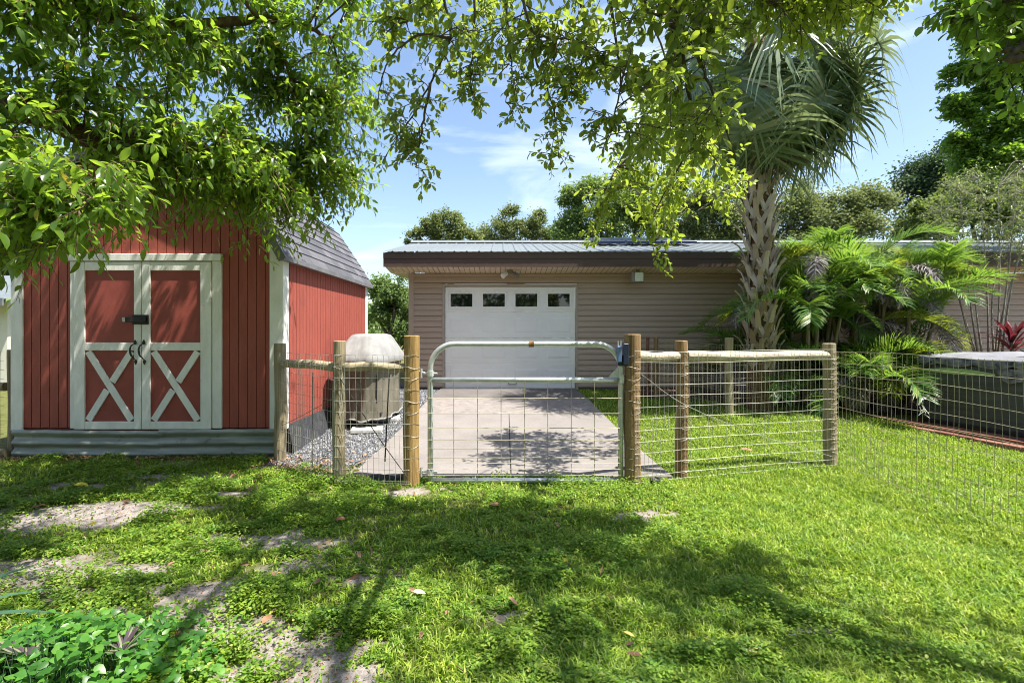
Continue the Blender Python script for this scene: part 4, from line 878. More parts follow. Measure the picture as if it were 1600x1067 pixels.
# black edging strip before the slab
eb = MB(); K = 30
for (xa, xb) in ((-1.50, -.92), ):
    v = []
    for k in range(K + 1):
        x_ = xa + (xb - xa) * k / K; v += [[x_, 4.88 + .01 * math.sin(k), .0], [x_, 4.88 + .012 * math.sin(k * .7), .055 + .012 * math.sin(k * .4)], [x_, 4.945, .05 + .01 * math.sin(k * .5)]]
    eb.add(v, [[3 * k + j, 3 * k + 3 + j, 3 * k + 4 + j, 3 * k + 1 + j] for k in range(K) for j in (0, 1)])
tag(eb.build('edging_strip', M['fabric'], smooth=True), 'black edging fabric lying along the front of the concrete beside the left gate post', 'edging')
px, py = gp(1025, 758); lp = MB(); th = R.random((8, 10))
V = [];  
for i in range(8):
    for j in range(10):
        la = math.pi * (i + .5) / 8; lo = 2 * math.pi * j / 10; r_ = .035 * (.75 + .5 * th[i, j]); V.append([px + 1.5 * r_ * math.sin(la) * math.cos(lo), py + r_ * math.sin(la) * math.sin(lo), float(gz(px, py)) + .04 + r_ * math.cos(la)])
lp.add(V, [[i * 10 + j, i * 10 + (j + 1) % 10, (i + 1) * 10 + (j + 1) % 10, (i + 1) * 10 + j] for i in range(7) for j in range(10)])
tag(lp.build('stone', M['plastic_black']), 'small black lump lying in the grass at the foot of the latch post', 'stone')

# ------------------------------------------------------------------ covered barbecue grill
gl_ = thing('covered_grill', 'barbecue grill under a khaki cover with paler grey top beside the shed wall', 'grill', (-1.99, 7.65, .05))
cg = np.array([-1.95, 7.66]); ang = math.radians(-6)
def ring(hx, hy, z, n_=144, p=5.0, fold=0.0, seed=0, dz=0.0):
    a = np.linspace(0, 2 * np.pi, n_, endpoint=False); c, s = np.cos(a), np.sin(a)
    r = (np.abs(c) ** p + np.abs(s) ** p) ** (-1 / p); x = hx * c * r; y = hy * s * r
    f = 1 + fold * ((1 - 2 * np.abs(np.sin(a * 6 + seed))) * .6 + (1 - 2 * np.abs(np.sin(a * 11 + 2 * seed))) * .4 + np.sin(a * 5 + 1.3 * seed) * .5)
    x, y = x * f, y * f
    X = cg[0] + x * math.cos(ang) - y * math.sin(ang); Y = cg[1] + x * math.sin(ang) + y * math.cos(ang)
    return np.stack([X, Y, z + dz * np.sin(a * 7 + seed)], 1)
def loft(q, rings, cap=True):
    n_ = len(rings[0]); V = np.concatenate(rings); K = len(rings)
    qd = [[k * n_ + j, k * n_ + (j + 1) % n_, (k + 1) * n_ + (j + 1) % n_, (k + 1) * n_ + j] for k in range(K - 1) for j in range(n_)]; t = []
    if cap: V = np.concatenate([V, rings[-1].mean(0, keepdims=True)]); t = [[(K - 1) * n_ + j, (K - 1) * n_ + (j + 1) % n_, len(V) - 1] for j in range(n_)]
    q.add(V, qd, t)
q = MB(); loft(q, [ring(.385, .68, 1.00, fold=.016), ring(.39, .685, 1.03, fold=.016), ring(.37, .66, 1.075, fold=.014, p=5), ring(.31, .56, 1.20, fold=.035, seed=1, p=5), ring(.215, .44, 1.345, fold=.02, seed=2, p=5), ring(.195, .41, 1.375, fold=.016, seed=2, p=4.5), ring(.16, .35, 1.39, fold=.01, p=4), ring(.06, .12, 1.396, p=3)])
q.build('cover_top', M['cover_top'], gl_, smooth=True)
q = MB(); loft(q, [ring(.33, .61, .20, fold=.075, seed=1.6, dz=.014), ring(.31, .60, .35, fold=.075, seed=1.2), ring(.305, .60, .55, fold=.06, seed=.6), ring(.295, .60, .75, fold=.045, seed=.3), ring(.315, .62, .92, fold=.02, seed=.1), ring(.335, .65, 1.01, fold=.01)], cap=False)
q.build('cover_skirt', M['cover_skirt'], gl_, smooth=True)
for (hx_, hy_, z_, fo, se, dz_, r_, mt) in ((.333, .613, .20, .075, 1.6, .014, .012, 'cover_top'), (.388, .683, .995, .016, 0, 0, .010, 'cover_skirt')):
    rg_ = ring(hx_, hy_, z_, fold=fo, seed=se, dz=dz_); q = MB(); q.tube(np.concatenate([rg_, rg_[:2]]), r_, 6, cap=False); q.build('hem', M[mt], gl_, smooth=True)
for (dx, dy) in ((-.24, -.5), (.24, -.5), (-.24, .5), (.24, .5)):
    q = MB(); x_ = cg[0] + dx * math.cos(ang) - dy * math.sin(ang); y_ = cg[1] + dx * math.sin(ang) + dy * math.cos(ang); q.bx(x_ - .02, x_ + .02, y_ - .02, y_ + .02, .16, .9); q.build('leg', M['black_iron'], gl_)
    q = MB(); q.tube([[x_ - .02, y_, .125], [x_ + .02, y_, .125]], .055, 14); q.build('wheel', M['black_iron'], gl_)
q = MB(); q.bx(cg[0] - .25, cg[0] + .25, cg[1] - .5, cg[1] + .5, .25, .29); q.build('shelf', M['black_iron'], gl_)
for (u, v, Y, a, lab) in ((585, 676, 7.02, .15, 'pale concrete paver under the near wheels of the covered grill'), (612, 658, 7.7, .1, 'pale concrete paver beside the drive under the covered grill')):
    q = MB(); p0 = P(u, v, Y); q.box((p0[0] - .1, Y, float(gz(p0[0], Y)) + .035), (.42, .30, .05), rz=a); o = q.build('paver', M['paver'], bevel=.008); tag(o, lab, 'paver', 'pavers under the grill')

# ------------------------------------------------------------------ hot tub
tub = thing('hot_tub', 'dark green hot tub with strapped grey vinyl lid beyond the wire fence', 'hot tub', (7.4, 7.0, .08))
e1 = unit(np.array([.22, -.976])); e2 = np.array([-e1[1], e1[0]]); c0 = np.array([6.22, 7.72]); LA, LB = 2.5, 2.4
def TB(a, b_, z): return np.array([*(c0 + e1 * a + e2 * b_), z])
def tring(off, z, rc=.16, n_=10):
    pts = []
    for (ca, cb, a0) in ((LA - rc, LB - rc, 0), (rc, LB - rc, math.pi / 2), (rc, rc, math.pi), (LA - rc, rc, 1.5 * math.pi)):
        for k in range(n_): a = a0 + k / (n_ - 1) * math.pi / 2; pts.append(TB(ca + (rc + off) * math.cos(a), cb + (rc + off) * math.sin(a), z))
    return np.array(pts)
q = MB(); loft(q, [tring(-.03, .10), tring(0, .16), tring(0, .55), tring(.0, .90), tring(-.01, .95)]); q.build('cabinet', M['tub'], tub, smooth=False)
q = MB(); rg = tring(.025, .98); nn_ = len(rg); sc = .022 * np.abs(np.sin(np.arange(nn_) * 1.57)); lo = tring(.03, .96); 
dens = lambda r_: np.concatenate([r_[i] + (r_[(i + 1) % len(r_)] - r_[i]) * np.linspace(0, 1, 24, endpoint=False)[:, None] if np.linalg.norm(r_[(i + 1) % len(r_)] - r_[i]) > .5 else r_[i:i + 1] for i in range(len(r_))])
a_, b2, c2 = dens(tring(.03, .975)), dens(tring(.045, 1.0)), dens(tring(.02, 1.055)); k_ = np.arange(len(a_)); a_[:, 2] -= .045 * np.abs(np.sin(k_ * .65)); b2[:, 2] += .012 * np.sin(k_ * 1.3); b2[:, :2] += (.012 * np.sin(k_ * 1.3))[:, None] * unit(b2[:, :2] - b2[:, :2].mean(0))
loft(q, [a_, b2, c2], cap=False); q.build('lid_hem', M['tub_hem'], tub, smooth=True)
q = MB(); cen = TB(LA / 2, LB / 2, 0); rings = [c2 + [0, 0, .001]]
for f_, z_ in ((.9, 1.085), (.7, 1.115), (.45, 1.135), (.2, 1.145)):
    r_ = c2.copy(); r_[:, :2] = cen[:2] + (r_[:, :2] - cen[:2]) * f_; r_[:, 2] = z_ + .006 * R.normal(size=len(r_)); rings.append(r_)
loft(q, rings); q.build('lid', M['tub_lid'], tub, smooth=True)
for a0, a1 in ((.12, 1.05), (1.35, 2.35)):
    q = MB(); K = 20; v = []
    for k in range(K + 1):
        a = a0 + (a1 - a0) * k / K; s = math.sin(math.pi * k / K); v += [TB(a, -.006, .850 - .02 * s), TB(a, -.016, .855 + .045 * s), TB(a, -.004, .870 + .045 * s)]
    q.add(v, [[3 * k + j, 3 * k + 3 + j, 3 * k + 4 + j, 3 * k + 1 + j] for k in range(K) for j in (0, 1)]); q.build('trim_strip', M['tub_strip'], tub)
q = MB(); K = 8; v = [TB(1.05, -.03, .95), TB(1.42, -.03, .95), TB(1.36, -.035, .80), TB(1.22, -.035, .76), TB(1.14, -.035, .80)]; q.poly(v); q.build('lid_flap', M['tub_hem'], tub)
for a in (.28,):
    q = MB(); q.bar(TB(a, .35, 1.09), TB(a, -.05, 1.0), .035, .006, up=(0, 0, 1)); q.bar(TB(a, -.05, .995), TB(a - .20, -.055, .86), .02, .006, up=(*(-e2), 0)); q.build('strap', M['plastic_black'], tub)
q = MB(); q.bar(TB(1.22, .25, 1.17), TB(2.1, -.25, .98), .03, .012); q.build('lifter_bar', M['lamp_white'], tub, bevel=.003)
q = MB(); q.bar(TB(1.16, .28, 1.185), TB(1.24, .24, 1.168), .036, .018); q.build('bar_grip', M['plastic_black'], tub)
pd = MB(); 
for i in range(14):
    for j in range(9):
        if 2 <= i <= 11 and 3 <= j <= 7: continue
        p = TB(-.35 + i * .24, -.42 + j * .36, .055 + random.uniform(-.004, .004)); pd.box(p, (.232, .352, .075), rz=math.atan2(e1[1], e1[0]))
tag(pd.build('brick_pad', islandmat('red_brick', [(0, (.11, .045, .035)), (.5, (.19, .08, .06)), (1, (.27, .13, .10))], rough=.9, bump=.5), bevel=.006), 'red brick pad laid under the hot tub', 'brick pad')
q = MB(); pts = [TB(-.42, -.46, 0), TB(1.2, -.47, 0), TB(2.9, -.46, 0)]; q.bar(pts[0] + [0, 0, .07], pts[2] + [0, 0, .06], .05, .14); tag(q.build('timber_edging', M['wood_red'], bevel=.005), 'red timber edging between the lawn and the hot tub pad', 'edging')

# neighbour house seen past the shed
nb = thing('neighbour_house', 'cream neighbouring house with pale metal roof glimpsed past the shed', 'house', (-14.5, 12, 0))
q = MB(); q.bx(-22, -11.6, 12.0, 18, -.2, 2.1); q.build('wall', M['plaster'], nb)
q = MB(); q.add([[-22.5, 11.5, 2.15], [-11.2, 11.5, 2.15], [-11.2, 15, 3.05], [-22.5, 15, 3.05]], [[0, 1, 2, 3]]); q.bx(-22.5, -11.2, 11.46, 11.5, 2.0, 2.17); q.build('roof', M['metal_roof'], nb)

# ------------------------------------------------------------------ palms
def sabal_leaf(q, base, az, el, pet, size, nseg=46, droop=1.0, rng=R, qp=None, spread=2.25, mi=0):
    "costapalmate leaf: curved petiole, split fan blade with hanging tips"
    h = np.array([math.cos(az), math.sin(az), 0]); z = np.array([0, 0, 1.0]); s = np.array([-math.sin(az), math.cos(az), 0])
    n_ = 10; p = [np.array(base, float)]; e = el
    tot = pet + size * .45; dirs = []
    for k in range(n_):
        d = h * math.cos(e) + z * math.sin(e); dirs.append(d); p.append(p[-1] + d * tot / n_); e -= (.10 + .05 * droop) * (1 + k * .12)
    p = np.array(p)
    if qp is not None: qp.tube(p, np.linspace(.022, .006, n_ + 1), 5)
    i0 = int(n_ * pet / tot); costa = p[i0:]
    an = np.linspace(-spread, spread, nseg) + rng.normal(0, .02, nseg); V = []; 
    wv = [.8, 1.0, .95, .7, .42, .06]
    for i in range(nseg):
        f = 1 - abs(an[i]) / spread; ci = f * (len(costa) - 1); a = int(min(ci, len(costa) - 2)); o = costa[a] + (costa[a + 1] - costa[a]) * (ci - a)
        ax = dirs[min(i0 + a, n_ - 1)]; up = unit(np.cross(ax, s)); up = up if up[2] > 0 else -up
        d = unit(ax * math.cos(an[i]) + s * math.sin(an[i]) + up * (.22 - .10 * droop)); L_ = size * (.72 + .28 * math.cos(an[i] * .6)) * rng.uniform(.72, 1.15); w = .036 * size / .9 * rng.uniform(.8, 1.15)
        pt = o.copy(); row = []
        for k in range(6):
            sd = unit(np.cross(d, up) + 1e-6); row += [pt - sd * w * wv[k] / 2, pt + sd * w * wv[k] / 2]
            pt = pt + d * L_ / 5; g = (0.05 + .30 * droop * (k / 4.0) ** 1.4) * rng.uniform(.55, 1.5); d = unit(d - z * g + rng.normal(0, .045, 3))
        V.append(row)
    V = np.array(V).reshape(nseg, 12, 3); qd = np.array([[2 * k, 2 * k + 1, 2 * k + 3, 2 * k + 2] for k in range(5)]); q.add(V, qd[None] + 12 * np.arange(nseg)[:, None, None], mi=mi)

PX, PY = 4.27, 8.5
cp = thing('cabbage_palm', 'tall fan palm with crisscross leaf bases on its trunk beside the garage', 'palm tree', (PX, PY, .1))
q = MB(); zz = np.linspace(-.1, 6.35, 24); wob = 1 + .12 * (R.random((24, 14)) - .5)
trk = lambda z_: np.array([PX + .03 * np.sin(z_ * .8), PY + .02 * z_ * .3, z_]); q.tube(np.array([trk(z_) for z_ in zz]), np.where(zz < .9, .21, .175), 14, wob=wob); q.build('trunk', M['palm_core'], cp, smooth=True)
q = MB(); nb_ = 150
for i in range(nb_):
    z_ = .75 + 4.9 * i / nb_; a = i * 2.39996 + R.normal(0, .08); h = np.array([math.cos(a), math.sin(a), 0]); s = np.array([-math.sin(a), math.cos(a), 0]); zv = np.array([0, 0, 1.0])
    c = trk(z_); ri = .165; ln_b = R.uniform(.24, .36); out = R.uniform(.45, .85); w0 = .095; w1 = R.uniform(.05, .07); th_ = .020
    # two split feet that run up and join, then one strap lifting away from the trunk
    joint = c + h * (ri + .055) + zv * .10
    for sg in (-1, 1):
        a2 = a + sg * .80; h2 = np.array([math.cos(a2), math.sin(a2), 0]); foot = c + h2 * (ri + .012) - zv * .17
        q.bar(foot, joint + s * sg * .018, .068, th_ * 1.3, up=h2)
    p1 = joint; p2 = joint + h * ln_b * .42 * out + zv * ln_b * .55; p3 = p2 + h * ln_b * .40 * out + zv * ln_b * .26
    pts = [(p1 - zv * .03, w0), (p2, (w0 + w1) / 2), (p3, w1)]
    V = []
    for k, (pp, w) in enumerate(pts):
        nrm = unit(h * .8 - zv * .55 * out) if k else h
        V += [pp - s * w / 2 - nrm * 0, pp + nrm * th_ * .8, pp + s * w / 2, pp - nrm * th_ * .6]
    qd = [[4 * k + j, 4 * k + (j + 1) % 4, 4 * k + 4 + (j + 1) % 4, 4 * k + 4 + j] for k in (0, 1) for j in range(4)] + [[8, 9, 10, 11]]
    q.add(V, qd)
q.build('leaf_bases', M['boot'], cp)
rp_ = np.random.default_rng(5); nfr = 34
for i in range(nfr):
    z_ = 5.35 + 1.0 * (i / nfr); a = i * 2.39996 + .4; f = i / (nfr - 1)
    el = math.radians(-30 + 105 * f + rp_.normal(0, 6)); dead = (i < 3)
    q = MB(); sabal_leaf(q, trk(z_) + .12 * np.array([math.cos(a), math.sin(a), 0]), a, el, rp_.uniform(.75, 1.15), rp_.uniform(.95, 1.2), droop=1.35 - .55 * f, rng=rp_, qp=q)
    q.build('frond', M['frond_dead'] if dead else M['frond_sabal'], cp)
for az_, el_ in ((-.05, .55), (.2, .25), (-.15, .95), (.4, .6), (-.55, .35), (-.8, .75), (2.9, .1), (-2.6, .2), (-.3, .05), (.6, .0), (-1.1, .1), (.2, .95), (-.6, .9), (2.4, .5), (-2.2, -.1)):
    q = MB(); sabal_leaf(q, trk(5.65) + .12 * np.array([math.cos(az_), math.sin(az_), 0]), az_, el_, rp_.uniform(1.1, 1.75), rp_.uniform(1.1, 1.5), nseg=48, droop=rp_.uniform(1.7, 2.7), rng=rp_, qp=q); q.build('frond', M['frond_sabal'], cp)
# old flower stalks
q = MB()
for k in range(26):
    a = rp_.uniform(-1.2, 1.0); d = np.array([math.cos(a), math.sin(a), rp_.uniform(.1, .8)]); b0 = trk(6.0); p = spline([b0, b0 + d * .6, b0 + d * 1.1 + [0, 0, -.1], b0 + d * 1.4 + [0, 0, -.45]], 12); q.tube(p, np.linspace(.008, .002, 12), 4)
    for j in range(10):
        o = p[4 + j % 8]; dd = rp_.normal(0, .16, 3) + [0, 0, -.12]; q.tube([o, o + dd], .002, 3)
q.build('flower_stalks', M['frond_dead'], cp)

def pinnate(q, base, az, el, length, nl=64, lw=.018, ll=.36, droop=1.0, rng=R, vee=.5, mi=0, qs=None, jit=.07):
    h = np.array([math.cos(az), math.sin(az), 0]); z = np.array([0, 0, 1.0]); s = np.array([-math.sin(az), math.cos(az), 0])
    n_ = 16; p = [np.array(base, float)]; e = el; ds = []
    for k in range(n_):
        d = unit(h * math.cos(e) + z * math.sin(e)); ds.append(d); p.append(p[-1] + d * length / n_); e -= .045 * droop * (1 + .16 * k)
    p = np.array(p); ds.append(ds[-1]); ds = np.array(ds)
    (qs or q).tube(p, np.linspace(.013, .003, n_ + 1), 5)
    t = np.linspace(.22, .985, nl); t = np.repeat(t, 2); sg = np.tile([-1, 1], nl); ki = np.clip((t * n_).astype(int), 0, n_ - 1); fr = t * n_ - ki
    o = p[ki] + (p[ki + 1] - p[ki]) * fr[:, None]; d = ds[ki]; up = unit(np.cross(s, d)); up = np.where(up[:, 2:] < 0, -up, up)
    L_ = ll * (.45 + .75 * np.sin(np.clip(t, .1, 1) ** .8 * math.pi * .95)) * rng.uniform(.85, 1.12, len(t))
    dr = unit(d * (.55 + .35 * t)[:, None] + s * sg[:, None] * .85 + up * vee + rng.normal(0, jit, (len(t), 3)))
    w = lw * rng.uniform(.8, 1.15, len(t)); V = []; pt = o; wv = [.45, 1.0, .75, .05]
    for k in range(4):
        sd = unit(np.cross(dr, up)); V += [pt - sd * (w * wv[k] / 2)[:, None], pt + sd * (w * wv[k] / 2)[:, None]]
        pt = pt + dr * (L_ / 3)[:, None]; dr = unit(dr - z * (.10 + .26 * k * droop * rng.uniform(.6, 1.3)))
    V = np.stack(V, 1); q.add(V, np.array([[2 * k, 2 * k + 1, 2 * k + 3, 2 * k + 2] for k in range(3)])[None] + 8 * np.arange(len(t))[:, None, None], mi=mi)
ra = np.random.default_rng(21)
def areca(x, y, h, nf, fl, label, az0=0.0, stems=9, mats=('frond_areca',), grp='feather palms in the mulch bed', spread=.45):
    g0 = float(gz(x, y)); t = thing('feather_palm', label, 'palm tree', (x, y, g0), grp)
    tips = []; q = MB()
    for k in range(stems):
        a = k * 2.4; r_ = spread * math.sqrt((k + .3) / stems); b0 = np.array([x + r_ * .6 * math.cos(a), y + r_ * .6 * math.sin(a), g0]); hh = h * ra.uniform(.55, 1.0)
        tp = b0 + np.array([r_ * .9 * math.cos(a), r_ * .9 * math.sin(a), hh]); q.tube(spline([b0, (b0 + tp) / 2 + ra.normal(0, .03, 3), tp], 8), np.linspace(.05, .028, 8), 7); tips.append(tp)
    q.build('stems', M['wood_grey'], t, smooth=True)
    for i in range(nf):
        tp = tips[i % stems]; a = az0 + i * 2.39996 + ra.normal(0, .2); el = ra.uniform(.40, 1.42); m_ = mats[i % len(mats)] if i % 4 else 'frond_grey'
        q = MB(); dead = m_ == 'frond_grey'
        pinnate(q, tp + ra.normal(0, .03, 3), a, el * (.8 if dead else 1), fl * ra.uniform(.75, 1.1) * (.8 if dead else 1), droop=1.15 if not dead else 1.9, rng=ra, vee=.45 if not dead else -.1, ll=.37 if not dead else .24, lw=.021 if not dead else .013, jit=.12 if not dead else .34)
        q.build('frond', M[m_], t)
A_ = 'frond_areca'; Yw = 'frond_yellow'; G_ = 'frond_grey'
areca(5.30, 8.95, 2.1, 50, 1.45, 'dense dark green feather palm right beside the crisscross palm trunk', mats=(A_, A_, A_))
areca(6.30, 9.25, 2.2, 54, 1.50, 'large feather palm with withered grey fronds in the middle of the bed', mats=(A_, A_, G_, A_, A_, A_, Yw))
areca(7.20, 9.25, 1.75, 42, 1.40, 'arching feather palm leaning over the back of the hot tub', mats=(A_, A_, A_, A_, Yw, A_))
areca(5.75, 9.75, 2.5, 30, 1.5, 'tallest feather palm with bright yellow young fronds under the fan palm', mats=(A_, Yw, A_))
areca(5.85, 8.45, .45, 26, 1.25, 'low young feather palm at the lawn edge below the taller ones', mats=(A_, A_), stems=5, spread=.25)
areca(4.70, 9.35, .75, 22, 1.30, 'small feather palm half behind the fan palm trunk against the siding', mats=(A_,), stems=5, spread=.25)
areca(6.55, 8.60, .55, 30, 1.05, 'short feather palm with arching fronds beside the tub corner', mats=(A_, Yw, A_), stems=5, spread=.25)

# ------------------------------------------------------------------ trees
def limb(q, pts, r0, r1, n=20, sides=9, jit=.0):
    p = spline(pts, n); 
    if jit: p[1:-1] += R.normal(0, jit, (n - 2, 3))
    q.tube(p, np.linspace(r0, r1, n), sides, wob=1 + .10 * (R.random((n, sides)) - .5)); return p
def grow(wood, lf, anchors, limbs, ntw, twl, nl, ll, lw, br=.007, droop=.25, hang=.25, cluster=1.0, bend=.2, shape=((0.3, 0.68), (0.92, 0.80)), twist=.9, mi=0, pull=.35, angle=.75, minlen=.0):
    "branchlets from the nearest limb out to every anchor, twigs with leaves along them"
    LP = np.concatenate(limbs)
    S, D, LN = [], [], []
    for a in anchors:
        dd = np.linalg.norm(LP - a, axis=1); j = int(np.argmin(dd + R.random(len(dd)) * .15)); b0 = LP[j]
        mid = (b0 + a) / 2 + R.normal(0, .05, 3) * dd[j] + np.array([0, 0, .12 * dd[j]])
        p = spline([b0, mid, a], 9); wood.tube(p, np.linspace(br * (1 + .35 * min(dd[j], 2)), .0025, 9), 5, cap=False)
        tn = unit(np.gradient(p, axis=0)); w_ = max(3, int(9 * .75))
        k = R.integers(3, 9, ntw) if dd[j] > .4 else R.integers(1, 9, ntw)
        S.append(p[k]); D.append(unit(tn[k] * pull + unit(a - b0)[None] * pull * .5 + randdir(ntw, -.9, .9) * twist)); LN.append(R.uniform(.6, 1.2, ntw) * twl)
    twigs(wood, lf, np.concatenate(S), np.concatenate(D), np.concatenate(LN), nl, ll, lw, droop=droop, hang=hang, cluster=cluster, bend=bend, shape=shape, mi=mi, angle=angle)

def inpoly(u, v, poly):
    c = np.zeros(len(u), bool); n_ = len(poly)
    for i in range(n_):
        (x1, y1), (x2, y2) = poly[i], poly[(i + 1) % n_]
        c ^= ((y1 > v) != (y2 > v)) & (u < (x2 - x1) * (v - y1) / (y2 - y1 + 1e-9) + x1)
    return c
def region(n, poly, dfun, seed):
    "n points whose directions from the camera spread evenly over a patch of sky, at varied distances"
    rg = np.random.default_rng(seed); poly = np.array(poly, float); lo, hi = poly.min(0), poly.max(0); out = []
    while len(out) < n:
        u = rg.uniform(lo[0], hi[0], 400); v = rg.uniform(lo[1], hi[1], 400); k = inpoly(u, v, poly)
        for a, b_ in zip(u[k], v[k]): out.append(P(a, b_, dfun(a, b_, rg)))
    return np.array(out[:n])

# broadleaf tree at the left, its limb reaching in front of the shed gable
lt1 = thing('broadleaf_tree', 'glossy broadleaf tree whose limb hangs in front of the red shed', 'tree', (-6.3, 3.2, 0))
wood = MB(); lf = MB(); L1 = []
limb(wood, [[-6.3, 3.2, -.1], [-6.25, 3.25, 1.5], [-6.1, 3.35, 2.5], [-6.0, 3.4, 4.2]], .26, .15, 24, 12)
L1.append(limb(wood, [[-6.1, 3.35, 2.4], P(-120, 190, 3.6), P(30, 170, 3.7), P(140, 215, 3.9), P(260, 225, 4.2), P(370, 255, 4.6), P(455, 248, 5.0)], .13, .03, 40, 10, .008))
L1.append(limb(wood, [[-6.0, 3.4, 3.4], P(-100, -20, 3.4), P(120, 10, 3.8), P(270, 40, 4.2), P(420, 30, 4.7), P(520, 60, 5.1)], .10, .018, 36, 9, .01))
L1.append(limb(wood, [P(120, 10, 3.8), P(250, -40, 4.0), P(360, -10, 4.4), P(430, 60, 4.6), P(455, 140, 4.8)], .035, .008, 24, 7, .008))
L1.append(limb(wood, [P(-120, 190, 3.6), P(-40, 240, 3.2), P(60, 300, 3.0), P(160, 340, 3.1)], .05, .01, 24, 8, .008))
L1.append(limb(wood, [[-6.0, 3.4, 4.1], [-4.8, 4.2, 5.0], [-3.3, 4.8, 5.2], [-1.9, 5.2, 4.9]], .12, .02, 30, 8, .01))
def dl(u, v, rg): return 3.0 + 1.9 * np.clip(u / 590, 0, 1) + rg.uniform(-.15, .75) * (0.5 + .5 * np.clip(u / 400, 0, 1))
poly1 = [(-140, -120), (600, -120), (585, 60), (585, 200), (560, 300), (520, 330), (440, 345), (380, 315), (250, 330), (190, 345), (100, 350), (60, 385), (-140, 400)]
A1 = region(205, poly1, dl, 3)
grow(wood, lf, A1, L1, 10, .32, 9, .090, .038, droop=.3, hang=.35, bend=.22, cluster=.8, shape=((.22, .5, .78), (.78, 1.0, .66)))
A1b = region(60, [(-100, 250), (190, 250), (190, 330), (110, 345), (60, 395), (-100, 400)], lambda u, v, rg: rg.uniform(2.6, 3.3), 4)
grow(wood, lf, A1b, L1, 7, .27, 8, .090, .038, droop=.35, hang=.4, shape=((.22, .5, .78), (.78, 1.0, .66)))
A1d = region(80, [(360, 120), (585, 120), (580, 310), (530, 350), (440, 375), (350, 345)], lambda u, v, rg: rg.uniform(4.7, 5.45), 14)
grow(wood, lf, A1d, L1, 9, .26, 9, .080, .032, droop=.3, hang=.3)
A1e = region(62, [(180, 250), (480, 240), (500, 350), (450, 385), (380, 372), (330, 338), (250, 335), (190, 370)], lambda u, v, rg: rg.uniform(4.1, 5.1), 24)
grow(wood, lf, A1e, L1, 8, .26, 8, .084, .034, droop=.3, hang=.35)
A1f = region(48, [(-60, 60), (400, 60), (400, 290), (-60, 300)], lambda u, v, rg: rg.uniform(4.8, 5.45), 25)
grow(wood, lf, A1f, L1, 9, .32, 9, .09, .038, droop=.3, hang=.3)
A1c = np.stack([np.random.default_rng(8).uniform(-5.6, -.6, 62), np.random.default_rng(9).uniform(3.9, 5.3, 62), np.random.default_rng(10).uniform(4.5, 6.2, 62)], 1)
grow(wood, lf, A1c, L1, 9, .40, 9, .10, .042, droop=.3)
wood.build('trunk', M['bark_red'], lt1, smooth=True); lf.build('crown', M['leaf_left'], lt1, smooth=True)

# oak overhead: limbs cross the top of the view from a trunk behind the camera
lt2 = thing('oval_leaf_oak', 'oak with small oval leaves drooping into the sky from overhead', 'tree', (2.6, -2.6, 0))
wood = MB(); lf = MB(); lb_ = MB(); L2 = []
limb(wood, [[2.6, -2.6, -.1], [2.5, -2.5, 1.6], [2.35, -2.3, 3.2], [2.2, -2.0, 4.6]], .30, .2, 24, 12)
L2.append(limb(wood, [[2.35, -2.3, 3.4], [1.9, -.4, 4.3], [1.3, 1.4, 4.75], P(950, -60, 3.2), P(930, -20, 4.0)], .055, .015, 36, 9, .01))
L2.append(limb(wood, [[1.9, -.4, 4.3], [.6, 1.2, 4.7], P(760, -90, 3.0), P(690, -30, 3.3), P(600, -60, 3.8), [-2.2, 3.6, 4.6]], .04, .01, 36, 8, .01))
L2.append(limb(wood, [[1.9, -.4, 4.3], [2.3, 1.4, 4.9], P(1200, -60, 2.8), P(1320, -20, 3.0), P(1400, -10, 3.1)], .04, .01, 36, 8, .01))
L2.append(limb(wood, [[1.3, 1.4, 4.75], P(1010, -70, 2.9), P(1050, 40, 3.1), P(1075, 140, 3.3), P(1060, 240, 3.5)], .03, .006, 30, 7, .006))
L2.append(limb(wood, [[2.2, -2.0, 4.4], [.6, .2, 5.4], [-1.0, 1.8, 5.7], [-2.0, 3.2, 5.6], [-3.0, 3.4, 5.8]], .035, .006, 30, 8, .02))
L2.append(limb(wood, [[2.2, -2.0, 4.4], [3.2, .0, 5.3], [3.2, 1.6, 5.6], [2.6, 2.8, 5.6]], .035, .006, 24, 8, .02))
br = {  # drooping branches: points on the photograph, distance
 'a': ([(690, -20), (703, 60), (672, 130), (640, 190), (612, 222)], 3.2), 'b': ([(703, 60), (660, 55), (625, 75), (600, 110), (590, 165)], 3.2), 'c': ([(740, -20), (742, 60), (735, 110), (740, 165)], 3.4),
 'd': ([(812, -20), (830, 45), (855, 60), (890, 62), (945, 86)], 3.0), 'e': ([(830, 45), (838, 95), (855, 140), (868, 190), (873, 245)], 3.4), 'f': ([(790, -10), (795, 60), (800, 120), (790, 160)], 3.3),
 'g': ([(950, -20), (962, 60), (970, 130), (958, 190), (945, 235)], 3.1), 'h': ([(1000, -20), (1020, 40), (1040, 110), (1000, 190), (965, 260), (930, 330), (925, 385)], 3.6),
 'i': ([(1060, 40), (1100, 110), (1130, 190), (1150, 250)], 3.0), 'j': ([(1075, 140), (1085, 210), (1050, 280), (1025, 330), (1018, 380)], 3.4), 'k': ([(672, 130), (665, 170), (655, 230), (650, 262)], 3.2), 
 'm': ([(640, -20), (640, 30), (615, 40), (600, 60)], 3.4), 'n': ([(905, -10), (915, 60), (905, 110), (890, 150)], 3.3)}
for k_, (pp, Y) in br.items():
    L2.append(limb(wood, [P(u, v, Y + (.06 if k_ not in 'hj' else .5) * i) for i, (u, v) in enumerate(pp)], .010 if k_ not in 'ij' else .013, .003, 22, 6, .003))
OV = ((.2, .5, .8), (.62, 1.0, .90))
